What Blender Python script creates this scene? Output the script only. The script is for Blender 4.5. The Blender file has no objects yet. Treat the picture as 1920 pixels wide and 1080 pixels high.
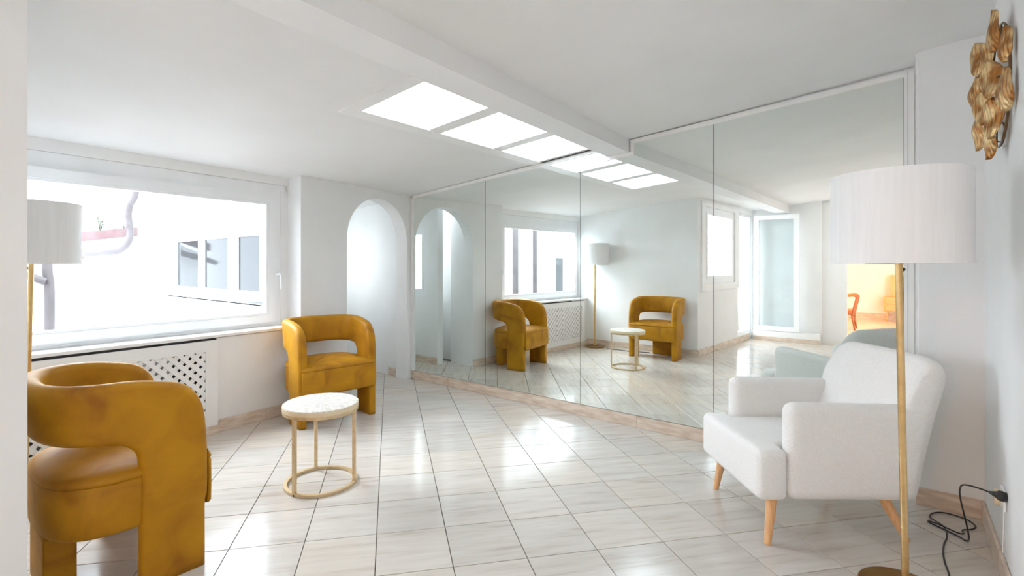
import bpy, bmesh, math, random
from mathutils import Vector, Matrix
random.seed(7)
sc = bpy.context.scene
col = sc.collection
PI = math.pi
R = math.radians

# ------------------------------------------------------------------ camera, world, light, exposure
TH = math.atan2(772, 925)            # the camera looks this far to the left of the mirror's normal
cam = bpy.data.cameras.new('camera')
cam.sensor_width = 36; cam.lens = 925 / 1920 * 36
cam.shift_x = 45 / 1920; cam.shift_y = -42 / 1920
cam.clip_start = 0.05; cam.clip_end = 200
camo = bpy.data.objects.new('camera', cam); col.objects.link(camo)
camo.location = (0, 0, 1.3); camo.rotation_euler = (PI/2, 0, TH)
sc.camera = camo

world = bpy.data.worlds.new('overcast_sky'); sc.world = world; world.use_nodes = True
wn = world.node_tree; bg = wn.nodes['Background']
bg.inputs['Color'].default_value = (0.825, 0.895, 1.0, 1); bg.inputs['Strength'].default_value = 2.1

sc.view_settings.view_transform = 'Standard'
sc.view_settings.look = 'None'
sc.view_settings.exposure = 2.36
sc.view_settings.gamma = 1.0
sc.view_settings.use_curve_mapping = False
sc.cycles.max_bounces = 14; sc.cycles.diffuse_bounces = 8; sc.cycles.glossy_bounces = 8
sc.cycles.transmission_bounces = 8; sc.cycles.transparent_max_bounces = 12
sc.cycles.caustics_reflective = True; sc.cycles.caustics_refractive = False
sc.cycles.sample_clamp_indirect = 6.0
sc.cycles.use_denoising = True

def area(name, loc, direction, sx, sy, power, color=(1, 1, 1), portal=False):
    l = bpy.data.lights.new(name, 'AREA'); l.shape = 'RECTANGLE'; l.size = sx; l.size_y = sy
    l.energy = power; l.color = color
    if portal: l.cycles.is_portal = True
    o = bpy.data.objects.new(name, l); col.objects.link(o)
    o.location = loc
    o.rotation_euler = Vector(direction).to_track_quat('-Z', 'Y').to_euler()
    return o
# daylight falling in through the real openings of the room
area('daylight_patio_door', (-2.50, -1.86, 1.25), (1, 0.07, 0), 0.76, 2.0, 3.6, (0.865, 0.92, 1.0))
area('daylight_side_window', (-2.42, -0.62, 1.62), (1, 0.07, 0), 1.2, 1.1, 2.8, (0.865, 0.92, 1.0))
area('daylight_hall_window', (-5.35, 2.965, 1.35), (0, 1, 0), 0.95, 0.9, 2.2, (0.9, 0.95, 1.0))
area('daylight_over_courtyard', (-5.3, 1.1, 2.9), (0.75, 0.05, -0.9), 1.2, 2.6, 72, (0.835, 0.90, 1.0))
area('daylight_skylight', (-2.23, 2.78, 2.85), (0, 0, -1), 0.9, 2.4, 1.5, (0.865, 0.92, 1.0))
area('portal_big_window', (-4.28, 1.25, 1.36), (1, 0.08, 0), 1.75, 0.95, 1, portal=True)
area('portal_skylight', (-2.25, 2.78, 2.40), (0, 0, -1), 0.62, 2.1, 1, portal=True)
# added fill light behind the camera, kept out of the mirror's view
area('added_fill_light', (-0.22, -1.0, 2.385), (0, 0, -1), 0.5, 0.5, 2.6, (1.0, 0.97, 0.93))

# ------------------------------------------------------------------ materials
def new_mat(name):
    m = bpy.data.materials.new(name); m.use_nodes = True
    return m, m.node_tree, m.node_tree.nodes['Principled BSDF']
def N(nt, t, **kw):
    n = nt.nodes.new(t)
    for k, v in kw.items(): setattr(n, k, v)
    return n
def noise_mat(name, c1, c2, scale=8, rough=0.6, metal=0, bump=0.0, bscale=None, stretch=(1, 1, 1), detail=4, lo=0.35, hi=0.65, coat=0, sheen=0, rnd=False, rough2=None):
    m, nt, b = new_mat(name)
    tc = N(nt, 'ShaderNodeTexCoord'); mp = N(nt, 'ShaderNodeMapping'); mp.inputs['Scale'].default_value = stretch
    nt.links.new(tc.outputs['Object'], mp.inputs['Vector'])
    vec = mp.outputs['Vector']
    if rnd:
        oi = N(nt, 'ShaderNodeObjectInfo'); ad = N(nt, 'ShaderNodeVectorMath', operation='ADD')
        ml = N(nt, 'ShaderNodeMath', operation='MULTIPLY'); ml.inputs[1].default_value = 57.0
        nt.links.new(oi.outputs['Random'], ml.inputs[0]); nt.links.new(ml.outputs[0], ad.inputs[1]); nt.links.new(vec, ad.inputs[0]); vec = ad.outputs[0]
    ns = N(nt, 'ShaderNodeTexNoise'); ns.inputs['Scale'].default_value = scale; ns.inputs['Detail'].default_value = detail
    nt.links.new(vec, ns.inputs['Vector'])
    cr = N(nt, 'ShaderNodeValToRGB'); cr.color_ramp.elements[0].position = lo; cr.color_ramp.elements[1].position = hi
    cr.color_ramp.elements[0].color = (*c1, 1); cr.color_ramp.elements[1].color = (*c2, 1)
    nt.links.new(ns.outputs['Fac'], cr.inputs['Fac']); nt.links.new(cr.outputs['Color'], b.inputs['Base Color'])
    b.inputs['Roughness'].default_value = rough; b.inputs['Metallic'].default_value = metal
    if coat: b.inputs['Coat Weight'].default_value = coat; b.inputs['Coat Roughness'].default_value = 0.08
    if sheen: b.inputs['Sheen Weight'].default_value = sheen; b.inputs['Sheen Roughness'].default_value = 0.35
    if bump:
        n2 = N(nt, 'ShaderNodeTexNoise'); n2.inputs['Scale'].default_value = bscale or scale * 3; n2.inputs['Detail'].default_value = 3
        nt.links.new(vec, n2.inputs['Vector'])
        bp = N(nt, 'ShaderNodeBump'); bp.inputs['Strength'].default_value = bump; bp.inputs['Distance'].default_value = 0.01
        nt.links.new(n2.outputs['Fac'], bp.inputs['Height']); nt.links.new(bp.outputs['Normal'], b.inputs['Normal'])
    return m
M = {}
M['wall'] = noise_mat('wall_paint', (0.80, 0.80, 0.795), (0.83, 0.83, 0.825), 3, 0.65, bump=0.02, bscale=60)
M['ceiling'] = noise_mat('ceiling_paint', (0.80, 0.80, 0.795), (0.83, 0.83, 0.825), 2, 0.7, bump=0.02, bscale=40)
M['trim'] = noise_mat('white_lacquer', (0.83, 0.825, 0.81), (0.86, 0.855, 0.84), 5, 0.35, bump=0.01)
M['pvc'] = noise_mat('white_pvc', (0.85, 0.86, 0.87), (0.88, 0.89, 0.90), 4, 0.25)
M['stone'] = noise_mat('travertine_skirting', (0.58, 0.45, 0.35), (0.76, 0.65, 0.54), 7, 0.28, stretch=(1, 1, 5), detail=6, rnd=True)
M['grout'] = noise_mat('dark_joint', (0.09, 0.065, 0.05), (0.15, 0.115, 0.09), 30, 0.9)
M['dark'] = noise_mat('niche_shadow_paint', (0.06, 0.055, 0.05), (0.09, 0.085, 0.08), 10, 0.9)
M['radiator'] = noise_mat('radiator_enamel', (0.62, 0.61, 0.59), (0.68, 0.67, 0.65), 10, 0.4)
M['gold'] = noise_mat('satin_brass', (0.62, 0.42, 0.19), (0.72, 0.50, 0.24), 20, 0.32, metal=1.0)
M['gold_paint'] = noise_mat('gold_painted_steel', (0.60, 0.45, 0.26), (0.70, 0.54, 0.33), 30, 0.38, metal=0.55)
M['base_bronze'] = noise_mat('bronze_base', (0.26, 0.14, 0.045), (0.36, 0.21, 0.07), 6, 0.42, metal=0.9)
M['shade'] = noise_mat('linen_lampshade', (0.81, 0.81, 0.81), (0.85, 0.85, 0.85), 60, 0.85, stretch=(1, 1, 0.05), bump=0.05, bscale=400)
M['beech'] = noise_mat('beech_wood', (0.66, 0.34, 0.15), (0.78, 0.45, 0.22), 12, 0.4, stretch=(6, 6, 0.6))
M['boucle'] = noise_mat('white_boucle', (0.86, 0.83, 0.795), (0.89, 0.87, 0.845), 140, 0.95, bump=0.6, bscale=230, sheen=0.3)
M['black'] = noise_mat('black_rubber', (0.012, 0.012, 0.012), (0.03, 0.03, 0.03), 20, 0.45)
M['brown_pipe'] = noise_mat('mauve_drainpipe', (0.08, 0.067, 0.068), (0.105, 0.088, 0.088), 5, 0.5)
M['fascia'] = noise_mat('rusty_red_fascia', (0.10, 0.043, 0.043), (0.12, 0.075, 0.073), 4, 0.6, stretch=(1, 1, 1))
M['stucco'] = noise_mat('white_stucco', (0.80, 0.80, 0.79), (0.88, 0.88, 0.87), 1.5, 0.9, bump=0.05, bscale=20)
M['plant'] = noise_mat('weed_leaves', (0.03, 0.045, 0.02), (0.06, 0.08, 0.035), 20, 0.7)
M['warm_wood'] = noise_mat('oak_veneer', (0.62, 0.38, 0.14), (0.72, 0.46, 0.19), 9, 0.4, stretch=(1, 1, 8))
M['red_wood'] = noise_mat('cherry_wood', (0.35, 0.10, 0.03), (0.46, 0.15, 0.05), 9, 0.35, stretch=(1, 1, 6))
M['cream'] = noise_mat('cream_socket', (0.72, 0.58, 0.38), (0.80, 0.68, 0.48), 9, 0.4)
M['chrome'] = noise_mat('brushed_steel', (0.6, 0.6, 0.6), (0.7, 0.7, 0.7), 9, 0.3, metal=1)

def mirror_mat():
    m, nt, b = new_mat('silvered_glass')
    nt.nodes.remove(b); g = N(nt, 'ShaderNodeBsdfGlossy'); g.inputs['Roughness'].default_value = 0.0
    lw = N(nt, 'ShaderNodeLayerWeight'); lw.inputs['Blend'].default_value = 0.3
    mx = N(nt, 'ShaderNodeMix', data_type='RGBA'); mx.inputs[6].default_value = (0.89, 0.935, 0.91, 1); mx.inputs[7].default_value = (0.84, 0.905, 0.865, 1)
    nt.links.new(lw.outputs['Facing'], mx.inputs[0]); nt.links.new(mx.outputs[2], g.inputs['Color'])
    nt.links.new(g.outputs[0], nt.nodes['Material Output'].inputs['Surface'])
    return m
M['mirror'] = mirror_mat()
def glass_mat(name, tint=(0.95, 0.97, 0.97), fac=0.10, rough=0.0):
    m, nt, b = new_mat(name); nt.nodes.remove(b)
    t = N(nt, 'ShaderNodeBsdfTransparent'); t.inputs['Color'].default_value = (*tint, 1)
    g = N(nt, 'ShaderNodeBsdfGlossy'); g.inputs['Roughness'].default_value = rough
    ge = N(nt, 'ShaderNodeNewGeometry'); dt = N(nt, 'ShaderNodeVectorMath', operation='DOT_PRODUCT')
    nt.links.new(ge.outputs['Incoming'], dt.inputs[0]); nt.links.new(ge.outputs['Normal'], dt.inputs[1])
    ab = N(nt, 'ShaderNodeMath', operation='ABSOLUTE'); nt.links.new(dt.outputs['Value'], ab.inputs[0])
    om = N(nt, 'ShaderNodeMath', operation='SUBTRACT'); om.inputs[0].default_value = 1.0; nt.links.new(ab.outputs[0], om.inputs[1])
    pw = N(nt, 'ShaderNodeMath', operation='POWER'); pw.inputs[1].default_value = 5.0; nt.links.new(om.outputs[0], pw.inputs[0])
    fr = N(nt, 'ShaderNodeMath', operation='MULTIPLY_ADD'); fr.inputs[1].default_value = 0.7; fr.inputs[2].default_value = 0.03; nt.links.new(pw.outputs[0], fr.inputs[0])
    mx = N(nt, 'ShaderNodeMixShader'); nt.links.new(fr.outputs[0], mx.inputs[0])
    nt.links.new(t.outputs[0], mx.inputs[1]); nt.links.new(g.outputs[0], mx.inputs[2])
    nt.links.new(mx.outputs[0], nt.nodes['Material Output'].inputs['Surface'])
    return m
M['glass'] = glass_mat('window_glass')
M['tint_glass'] = glass_mat('greenish_door_glass', (0.94, 0.965, 0.97))
def dark_glass():
    m, nt, b = new_mat('grey_window_glass')
    tc = N(nt, 'ShaderNodeTexCoord'); ns = N(nt, 'ShaderNodeTexNoise'); ns.inputs['Scale'].default_value = 1.2
    nt.links.new(tc.outputs['Object'], ns.inputs['Vector'])
    cr = N(nt, 'ShaderNodeValToRGB'); cr.color_ramp.elements[0].color = (0.022, 0.023, 0.024, 1); cr.color_ramp.elements[1].color = (0.045, 0.045, 0.045, 1)
    nt.links.new(ns.outputs['Fac'], cr.inputs['Fac']); nt.links.new(cr.outputs[0], b.inputs['Base Color'])
    b.inputs['Roughness'].default_value = 0.06; b.inputs['Specular IOR Level'].default_value = 0.12
    return m
M['dark_glass'] = dark_glass()

def velvet_mat():
    m, nt, b = new_mat('mustard_velvet')
    tc = N(nt, 'ShaderNodeTexCoord')
    n1 = N(nt, 'ShaderNodeTexNoise'); n1.inputs['Scale'].default_value = 5; n1.inputs['Detail'].default_value = 6; n1.inputs['Distortion'].default_value = 0.8
    nt.links.new(tc.outputs['Object'], n1.inputs['Vector'])
    cr = N(nt, 'ShaderNodeValToRGB')
    e = cr.color_ramp.elements; e[0].position = 0.28; e[0].color = (0.27, 0.098, 0.0005, 1); e[1].position = 0.70; e[1].color = (0.48, 0.225, 0.002, 1)
    k = cr.color_ramp.elements.new(0.45); k.color = (0.385, 0.165, 0.001, 1)
    nt.links.new(n1.outputs['Fac'], cr.inputs['Fac']); nt.links.new(cr.outputs[0], b.inputs['Base Color'])
    b.inputs['Roughness'].default_value = 0.55
    b.inputs['Specular IOR Level'].default_value = 0.3
    b.inputs['Sheen Weight'].default_value = 0.45; b.inputs['Sheen Roughness'].default_value = 0.28
    b.inputs['Sheen Tint'].default_value = (1.0, 0.62, 0.16, 1)
    n2 = N(nt, 'ShaderNodeTexNoise'); n2.inputs['Scale'].default_value = 18; n2.inputs['Detail'].default_value = 5
    nt.links.new(tc.outputs['Object'], n2.inputs['Vector'])
    bp = N(nt, 'ShaderNodeBump'); bp.inputs['Strength'].default_value = 0.18; bp.inputs['Distance'].default_value = 0.01
    nt.links.new(n2.outputs['Fac'], bp.inputs['Height']); nt.links.new(bp.outputs[0], b.inputs['Normal'])
    return m
M['velvet'] = velvet_mat()

def tile_mat():
    m, nt, b = new_mat('polished_travertine_tile')
    tc = N(nt, 'ShaderNodeTexCoord'); oi = N(nt, 'ShaderNodeObjectInfo')
    ml = N(nt, 'ShaderNodeMath', operation='MULTIPLY'); ml.inputs[1].default_value = 91.0; nt.links.new(oi.outputs['Random'], ml.inputs[0])
    ad = N(nt, 'ShaderNodeVectorMath', operation='ADD'); nt.links.new(tc.outputs['Object'], ad.inputs[0]); nt.links.new(ml.outputs[0], ad.inputs[1])
    mp = N(nt, 'ShaderNodeMapping'); mp.inputs['Scale'].default_value = (1.2, 11, 1); nt.links.new(ad.outputs[0], mp.inputs['Vector'])
    n1 = N(nt, 'ShaderNodeTexNoise'); n1.inputs['Scale'].default_value = 2.4; n1.inputs['Detail'].default_value = 9; n1.inputs['Distortion'].default_value = 0.25
    nt.links.new(mp.outputs[0], n1.inputs['Vector'])
    cr = N(nt, 'ShaderNodeValToRGB'); e = cr.color_ramp.elements
    e[0].position = 0.28; e[0].color = (0.455, 0.40, 0.345, 1); e[1].position = 0.72; e[1].color = (0.59, 0.555, 0.505, 1)
    k = e.new(0.42); k.color = (0.53, 0.485, 0.435, 1)
    nt.links.new(n1.outputs['Fac'], cr.inputs['Fac'])
    # each slab is a little lighter or pinker than the next
    cr2 = N(nt, 'ShaderNodeValToRGB'); e = cr2.color_ramp.elements; e[0].color = (0.95, 0.94, 0.93, 1); e[1].color = (1.07, 1.03, 0.98, 1); k = e.new(0.5); k.color = (1.03, 1.035, 1.04, 1)
    nt.links.new(oi.outputs['Random'], cr2.inputs['Fac'])
    mx = N(nt, 'ShaderNodeMix', data_type='RGBA', blend_type='MULTIPLY'); mx.inputs[0].default_value = 1
    nt.links.new(cr.outputs[0], mx.inputs[6]); nt.links.new(cr2.outputs[0], mx.inputs[7]); nt.links.new(mx.outputs[2], b.inputs['Base Color'])
    b.inputs['Roughness'].default_value = 0.15; b.inputs['Specular IOR Level'].default_value = 0.62
    n3 = N(nt, 'ShaderNodeTexNoise'); n3.inputs['Scale'].default_value = 3; nt.links.new(ad.outputs[0], n3.inputs['Vector'])
    bp = N(nt, 'ShaderNodeBump'); bp.inputs['Strength'].default_value = 0.03; bp.inputs['Distance'].default_value = 0.02
    nt.links.new(n3.outputs['Fac'], bp.inputs['Height']); nt.links.new(bp.outputs[0], b.inputs['Normal'])
    return m
M['tile'] = tile_mat()

def pearl_mat():
    m, nt, b = new_mat('radial_shell_inlay')
    tc = N(nt, 'ShaderNodeTexCoord'); sp = N(nt, 'ShaderNodeSeparateXYZ'); nt.links.new(tc.outputs['Object'], sp.inputs[0])
    an = N(nt, 'ShaderNodeMath', operation='ARCTAN2'); nt.links.new(sp.outputs[1], an.inputs[0]); nt.links.new(sp.outputs[0], an.inputs[1])
    ln = N(nt, 'ShaderNodeVectorMath', operation='LENGTH'); nt.links.new(tc.outputs['Object'], ln.inputs[0])
    m1 = N(nt, 'ShaderNodeMath', operation='MULTIPLY'); m1.inputs[1].default_value = 6.0; nt.links.new(an.outputs[0], m1.inputs[0])
    m2 = N(nt, 'ShaderNodeMath', operation='MULTIPLY'); m2.inputs[1].default_value = 26.0; nt.links.new(ln.outputs['Value'], m2.inputs[0])
    cb = N(nt, 'ShaderNodeCombineXYZ'); nt.links.new(m1.outputs[0], cb.inputs[0]); nt.links.new(m2.outputs[0], cb.inputs[1])
    vo = N(nt, 'ShaderNodeTexVoronoi', feature='DISTANCE_TO_EDGE'); vo.inputs['Scale'].default_value = 1.3; nt.links.new(cb.outputs[0], vo.inputs['Vector'])
    cr = N(nt, 'ShaderNodeValToRGB'); e = cr.color_ramp.elements; e[0].position = 0.0; e[0].color = (0.50, 0.45, 0.39, 1); e[1].position = 0.10; e[1].color = (0.70, 0.665, 0.61, 1)
    nt.links.new(vo.outputs['Distance'], cr.inputs['Fac']); nt.links.new(cr.outputs[0], b.inputs['Base Color'])
    bp = N(nt, 'ShaderNodeBump'); bp.inputs['Strength'].default_value = 0.5; bp.inputs['Distance'].default_value = 0.003
    nt.links.new(cr.outputs[0], bp.inputs['Height']); nt.links.new(bp.outputs[0], b.inputs['Normal'])
    b.inputs['Roughness'].default_value = 0.35
    return m
M['pearl'] = pearl_mat()

def leaf_mat():
    m, nt, b = new_mat('hammered_gold_leaf')
    tc = N(nt, 'ShaderNodeTexCoord'); wv = N(nt, 'ShaderNodeTexWave', bands_direction='Y'); wv.inputs['Scale'].default_value = 26; wv.inputs['Distortion'].default_value = 2.5
    nt.links.new(tc.outputs['Object'], wv.inputs['Vector'])
    ns = N(nt, 'ShaderNodeTexNoise'); ns.inputs['Scale'].default_value = 16; nt.links.new(tc.outputs['Object'], ns.inputs['Vector'])
    cr = N(nt, 'ShaderNodeValToRGB'); e = cr.color_ramp.elements; e[0].position = 0.42; e[0].color = (0.40, 0.17, 0.045, 1); e[1].position = 0.60; e[1].color = (0.74, 0.53, 0.27, 1)
    nt.links.new(ns.outputs['Fac'], cr.inputs['Fac']); nt.links.new(cr.outputs[0], b.inputs['Base Color'])
    bp = N(nt, 'ShaderNodeBump'); bp.inputs['Strength'].default_value = 0.6; bp.inputs['Distance'].default_value = 0.004
    nt.links.new(wv.outputs['Fac'], bp.inputs['Height']); nt.links.new(bp.outputs[0], b.inputs['Normal'])
    b.inputs['Metallic'].default_value = 0.75; b.inputs['Roughness'].default_value = 0.38
    return m
M['leaf'] = leaf_mat()
M['brown_edge'] = noise_mat('dark_brown_wire', (0.10, 0.05, 0.02), (0.2, 0.11, 0.05), 20, 0.4, metal=0.6)

# ------------------------------------------------------------------ helpers
def link(name, me, mat, parent=None, smooth=False, label=None):
    o = bpy.data.objects.new(name, me); col.objects.link(o)
    if mat is not None and not me.materials: me.materials.append(mat)
    if smooth:
        for p in me.polygons: p.use_smooth = True
    if parent is not None: o.parent = parent
    if label: o['label'] = label
    return o
def build(name, bm, mat, parent=None, smooth=False, label=None):
    bmesh.ops.recalc_face_normals(bm, faces=bm.faces[:])
    me = bpy.data.meshes.new(name); bm.to_mesh(me); bm.free()
    return link(name, me, mat, parent, smooth, label)
def smooth_by_angle(o, ang=35):
    for p in o.data.polygons: p.use_smooth = True
    o.data.update()
    try: o.data.set_sharp_from_angle(angle=R(ang))
    except Exception: pass
    return o
def struct(name, bm, mat, label=None, **kw):
    o = build(name, bm, mat, **kw); o['kind'] = 'structure'
    if label: o['label'] = label
    return o
def thing(name, label, cat, loc=(0, 0, 0), rz=0, group=None):
    o = bpy.data.objects.new(name, None); col.objects.link(o); o.empty_display_size = 0.1
    o.location = loc; o.rotation_euler = (0, 0, rz); o['label'] = label; o['category'] = cat
    if group: o['group'] = group
    return o
def tag(o, label, cat, group=None):
    o['label'] = label; o['category'] = cat
    if group: o['group'] = group
    return o
I4 = Matrix.Identity(4)
def box(bm, x0, x1, y0, y1, z0, z1, mx=None):
    v = [bm.verts.new((x, y, z)) for x in (x0, x1) for y in (y0, y1) for z in (z0, z1)]
    for f in ((0, 1, 3, 2), (4, 6, 7, 5), (0, 4, 5, 1), (2, 3, 7, 6), (0, 2, 6, 4), (1, 5, 7, 3)): bm.faces.new([v[i] for i in f])
    if mx is not None:
        for q in v: q.co = mx @ q.co
    return v
def BX(*a, mx=None):
    bm = bmesh.new(); box(bm, *a, mx=mx); return bm
def prism(bm, poly, f0, f1):
    """poly: 2D points; f0,f1 map (a,b)->3D for the two faces"""
    a = [bm.verts.new(f0(*p)) for p in poly]; b = [bm.verts.new(f1(*p)) for p in poly]; n = len(poly)
    bm.faces.new(a); bm.faces.new(b[::-1])
    for i in range(n): bm.faces.new((a[i], a[(i+1) % n], b[(i+1) % n], b[i]))
def cyl(bm, p0, p1, r0, r1=None, n=16):
    p0 = Vector(p0); p1 = Vector(p1); r1 = r0 if r1 is None else r1
    q = (p1 - p0).to_track_quat('Z', 'Y').to_matrix()
    a = []; b = []
    for i in range(n):
        t = 2 * PI * i / n; d = q @ Vector((math.cos(t), math.sin(t), 0))
        a.append(bm.verts.new(p0 + d * r0)); b.append(bm.verts.new(p1 + d * r1))
    bm.faces.new(a[::-1]); bm.faces.new(b)
    for i in range(n): bm.faces.new((a[i], a[(i+1) % n], b[(i+1) % n], b[i]))
def lathe(bm, prof, n=40, c=(0, 0, 0), closed=False):
    rings = []
    for r, z in prof:
        rings.append([bm.verts.new((c[0] + r * math.cos(2*PI*i/n), c[1] + r * math.sin(2*PI*i/n), c[2] + z)) for i in range(n)] if r > 1e-6 else [bm.verts.new((c[0], c[1], c[2] + z))])
    prs = list(zip(rings, rings[1:])) + ([(rings[-1], rings[0])] if closed else [])
    for a, b in prs:
        for i in range(n):
            j = (i + 1) % n
            if len(a) == 1 and len(b) == 1: continue
            if len(a) == 1: bm.faces.new((a[0], b[i], b[j]))
            elif len(b) == 1: bm.faces.new((a[i], a[j], b[0]))
            else: bm.faces.new((a[i], a[j], b[j], b[i]))
def catmull(pts, k=6):
    pts = [Vector(p) for p in pts]; out = []
    for i in range(len(pts) - 1):
        p0 = pts[max(i-1, 0)]; p1 = pts[i]; p2 = pts[i+1]; p3 = pts[min(i+2, len(pts)-1)]
        for j in range(k):
            t = j / k
            out.append(0.5 * ((2*p1) + (-p0+p2)*t + (2*p0-5*p1+4*p2-p3)*t*t + (-p0+3*p1-3*p2+p3)*t*t*t))
    out.append(pts[-1]); return out
def tube(bm, pts, r, n=8):
    pts = [Vector(p) for p in pts]; rings = []; up = None
    for i, p in enumerate(pts):
        d = (pts[min(i+1, len(pts)-1)] - pts[max(i-1, 0)]).normalized()
        if up is None: up = d.orthogonal().normalized()
        up = (up - d * up.dot(d)); up = up.normalized() if up.length > 1e-6 else d.orthogonal().normalized()
        s = d.cross(up); rr = r[i] if isinstance(r, (list, tuple)) else r
        rings.append([bm.verts.new(p + (up * math.cos(2*PI*j/n) + s * math.sin(2*PI*j/n)) * rr) for j in range(n)])
    for a, b in zip(rings, rings[1:]):
        for j in range(n): bm.faces.new((a[j], a[(j+1) % n], b[(j+1) % n], b[j]))
    bm.faces.new(rings[0][::-1]); bm.faces.new(rings[-1])
def rbox(sx, sy, sz, r, seg=4, cuts=0):
    """rounded box centred at the origin"""
    bm = bmesh.new(); bmesh.ops.create_cube(bm, size=1)
    for v in bm.verts: v.co = Vector((v.co.x*sx, v.co.y*sy, v.co.z*sz))
    bmesh.ops.bevel(bm, geom=bm.edges[:], offset=r, segments=seg, profile=0.5, affect='EDGES', clamp_overlap=True)
    if cuts: bmesh.ops.subdivide_edges(bm, edges=[e for e in bm.edges if e.calc_length() > r*1.5], cuts=cuts, use_grid_fill=True)
    return bm
def xf(bm, mx):
    for v in bm.verts: v.co = mx @ v.co
    return bm
def clip(poly, a, b, c):
    """keep a*x+b*y+c >= 0"""
    out = []
    for i in range(len(poly)):
        p, q = poly[i], poly[(i+1) % len(poly)]; dp = a*p[0]+b*p[1]+c; dq = a*q[0]+b*q[1]+c
        if dp >= 0: out.append(p)
        if (dp >= 0) != (dq >= 0):
            t = dp/(dp-dq); out.append((p[0]+(q[0]-p[0])*t, p[1]+(q[1]-p[1])*t))
    return out
def parea(p): return abs(sum(p[i][0]*p[(i+1) % len(p)][1]-p[(i+1) % len(p)][0]*p[i][1] for i in range(len(p))))/2 if len(p) > 2 else 0
def frame(ox, oy, tx, ty):
    """local x = along the wall, local y = into the room side (left normal rotated right), z up"""
    l = math.hypot(tx, ty); tx /= l; ty /= l
    return Matrix(((tx, ty, 0, ox), (ty, -tx, 0, oy), (0, 0, 1, 0), (0, 0, 0, 1)))
def cz(x): return 2.104 + 0.083 * (x + 4.28)      # the sloping ceiling

YM = 3.805                                        # mirror plane
FL = frame(-4.10, 1.64, -0.0797, 0.9968)          # window wall: x along (+Y), y into the room (+X)
def sY(y): return (y - 1.64) / 0.9968

# ------------------------------------------------------------------ floor of separate tiles
T = 0.3312; A = R(51.12); E1 = (math.cos(A), math.sin(A)); E2 = (-math.sin(A), math.cos(A)); O0 = (-1.944, 1.489)
floor = struct('floor', BX(-7.0, 0.40, -8.2, 3.83, -0.06, -0.006), M['grout'], 'polished beige travertine tile floor laid diagonally to the mirror wall')
def room_poly(poly):
    """clip a tile to the room, L-shaped: main room, and the part beside the camera"""
    a = clip(clip(clip(clip(poly, 0, -1, 3.80), -1, 0, 0.333), 0.9968, 0.0797, 4.10*0.9968 - 1.64*0.0797 + 0.0), 0, 1, -0.275)
    b = clip(clip(clip(clip(poly, 0, -1, 0.275), -1, 0, 0.333), 1, 0.07, 2.215 - 0.2765*0.07), 0, 1, 2.28)
    c = clip(clip(clip(clip(poly, 0, -1, 3.765), -0.9968, -0.0797, -(4.10*0.9968 - 1.64*0.0797)), 0, 1, -2.80), 1, 0, 6.5)   # hall
    return [p for p in (a, b, c) if parea(p) > 1e-4]
g = 0.0018
full = bmesh.new()
sq = [(g, g), (T-g, g), (T-g, T-g), (g, T-g)]; ch = 0.0012
v0 = [full.verts.new((x - T/2, y - T/2, -0.008)) for x, y in sq]; v1 = [full.verts.new((x - T/2, y - T/2, -ch)) for x, y in sq]
v2 = [full.verts.new((x - T/2 + (ch if x < T/2 else -ch), y - T/2 + (ch if y < T/2 else -ch), 0)) for x, y in sq]
for a_, b_ in ((v0, v1), (v1, v2)):
    for i in range(4): full.faces.new((a_[i], a_[(i+1) % 4], b_[(i+1) % 4], b_[i]))
full.faces.new(v2); full.faces.new(v0[::-1])
tile_me = bpy.data.meshes.new('tile'); bmesh.ops.recalc_face_normals(full, faces=full.faces[:]); full.to_mesh(tile_me); full.free(); tile_me.materials.append(M['tile'])
cand = []
for i in range(-40, 40):
    for j in range(-40, 40):
        poly = [(O0[0] + (i*T + x)*E1[0] + (j*T + y)*E2[0], O0[1] + (i*T + x)*E1[1] + (j*T + y)*E2[1]) for x, y in ((0, 0), (T, 0), (T, T), (0, T))]
        pcs = room_poly(poly)
        if not pcs: continue
        cx_ = sum(p[0] for p in poly)/4; cy_ = sum(p[1] for p in poly)/4
        cand.append((math.hypot(cx_, cy_), cx_, cy_, pcs, sum(parea(p) for p in pcs) > T*T*0.999))
def seen(cx_, cy_):
    dx, dy = cx_, cy_
    zc = -math.sin(TH)*dx + math.cos(TH)*dy; xc = math.cos(TH)*dx + math.sin(TH)*dy
    if zc < 0.1: return False
    u = 915 + 925*xc/zc; v = 498 + 925*1.3/zc
    return -60 < u < 1980 and v < 1250
cand.sort(key=lambda c: (not seen(c[1], c[2]), c[0]))
rest = bmesh.new(); nt_ = 0
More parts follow.
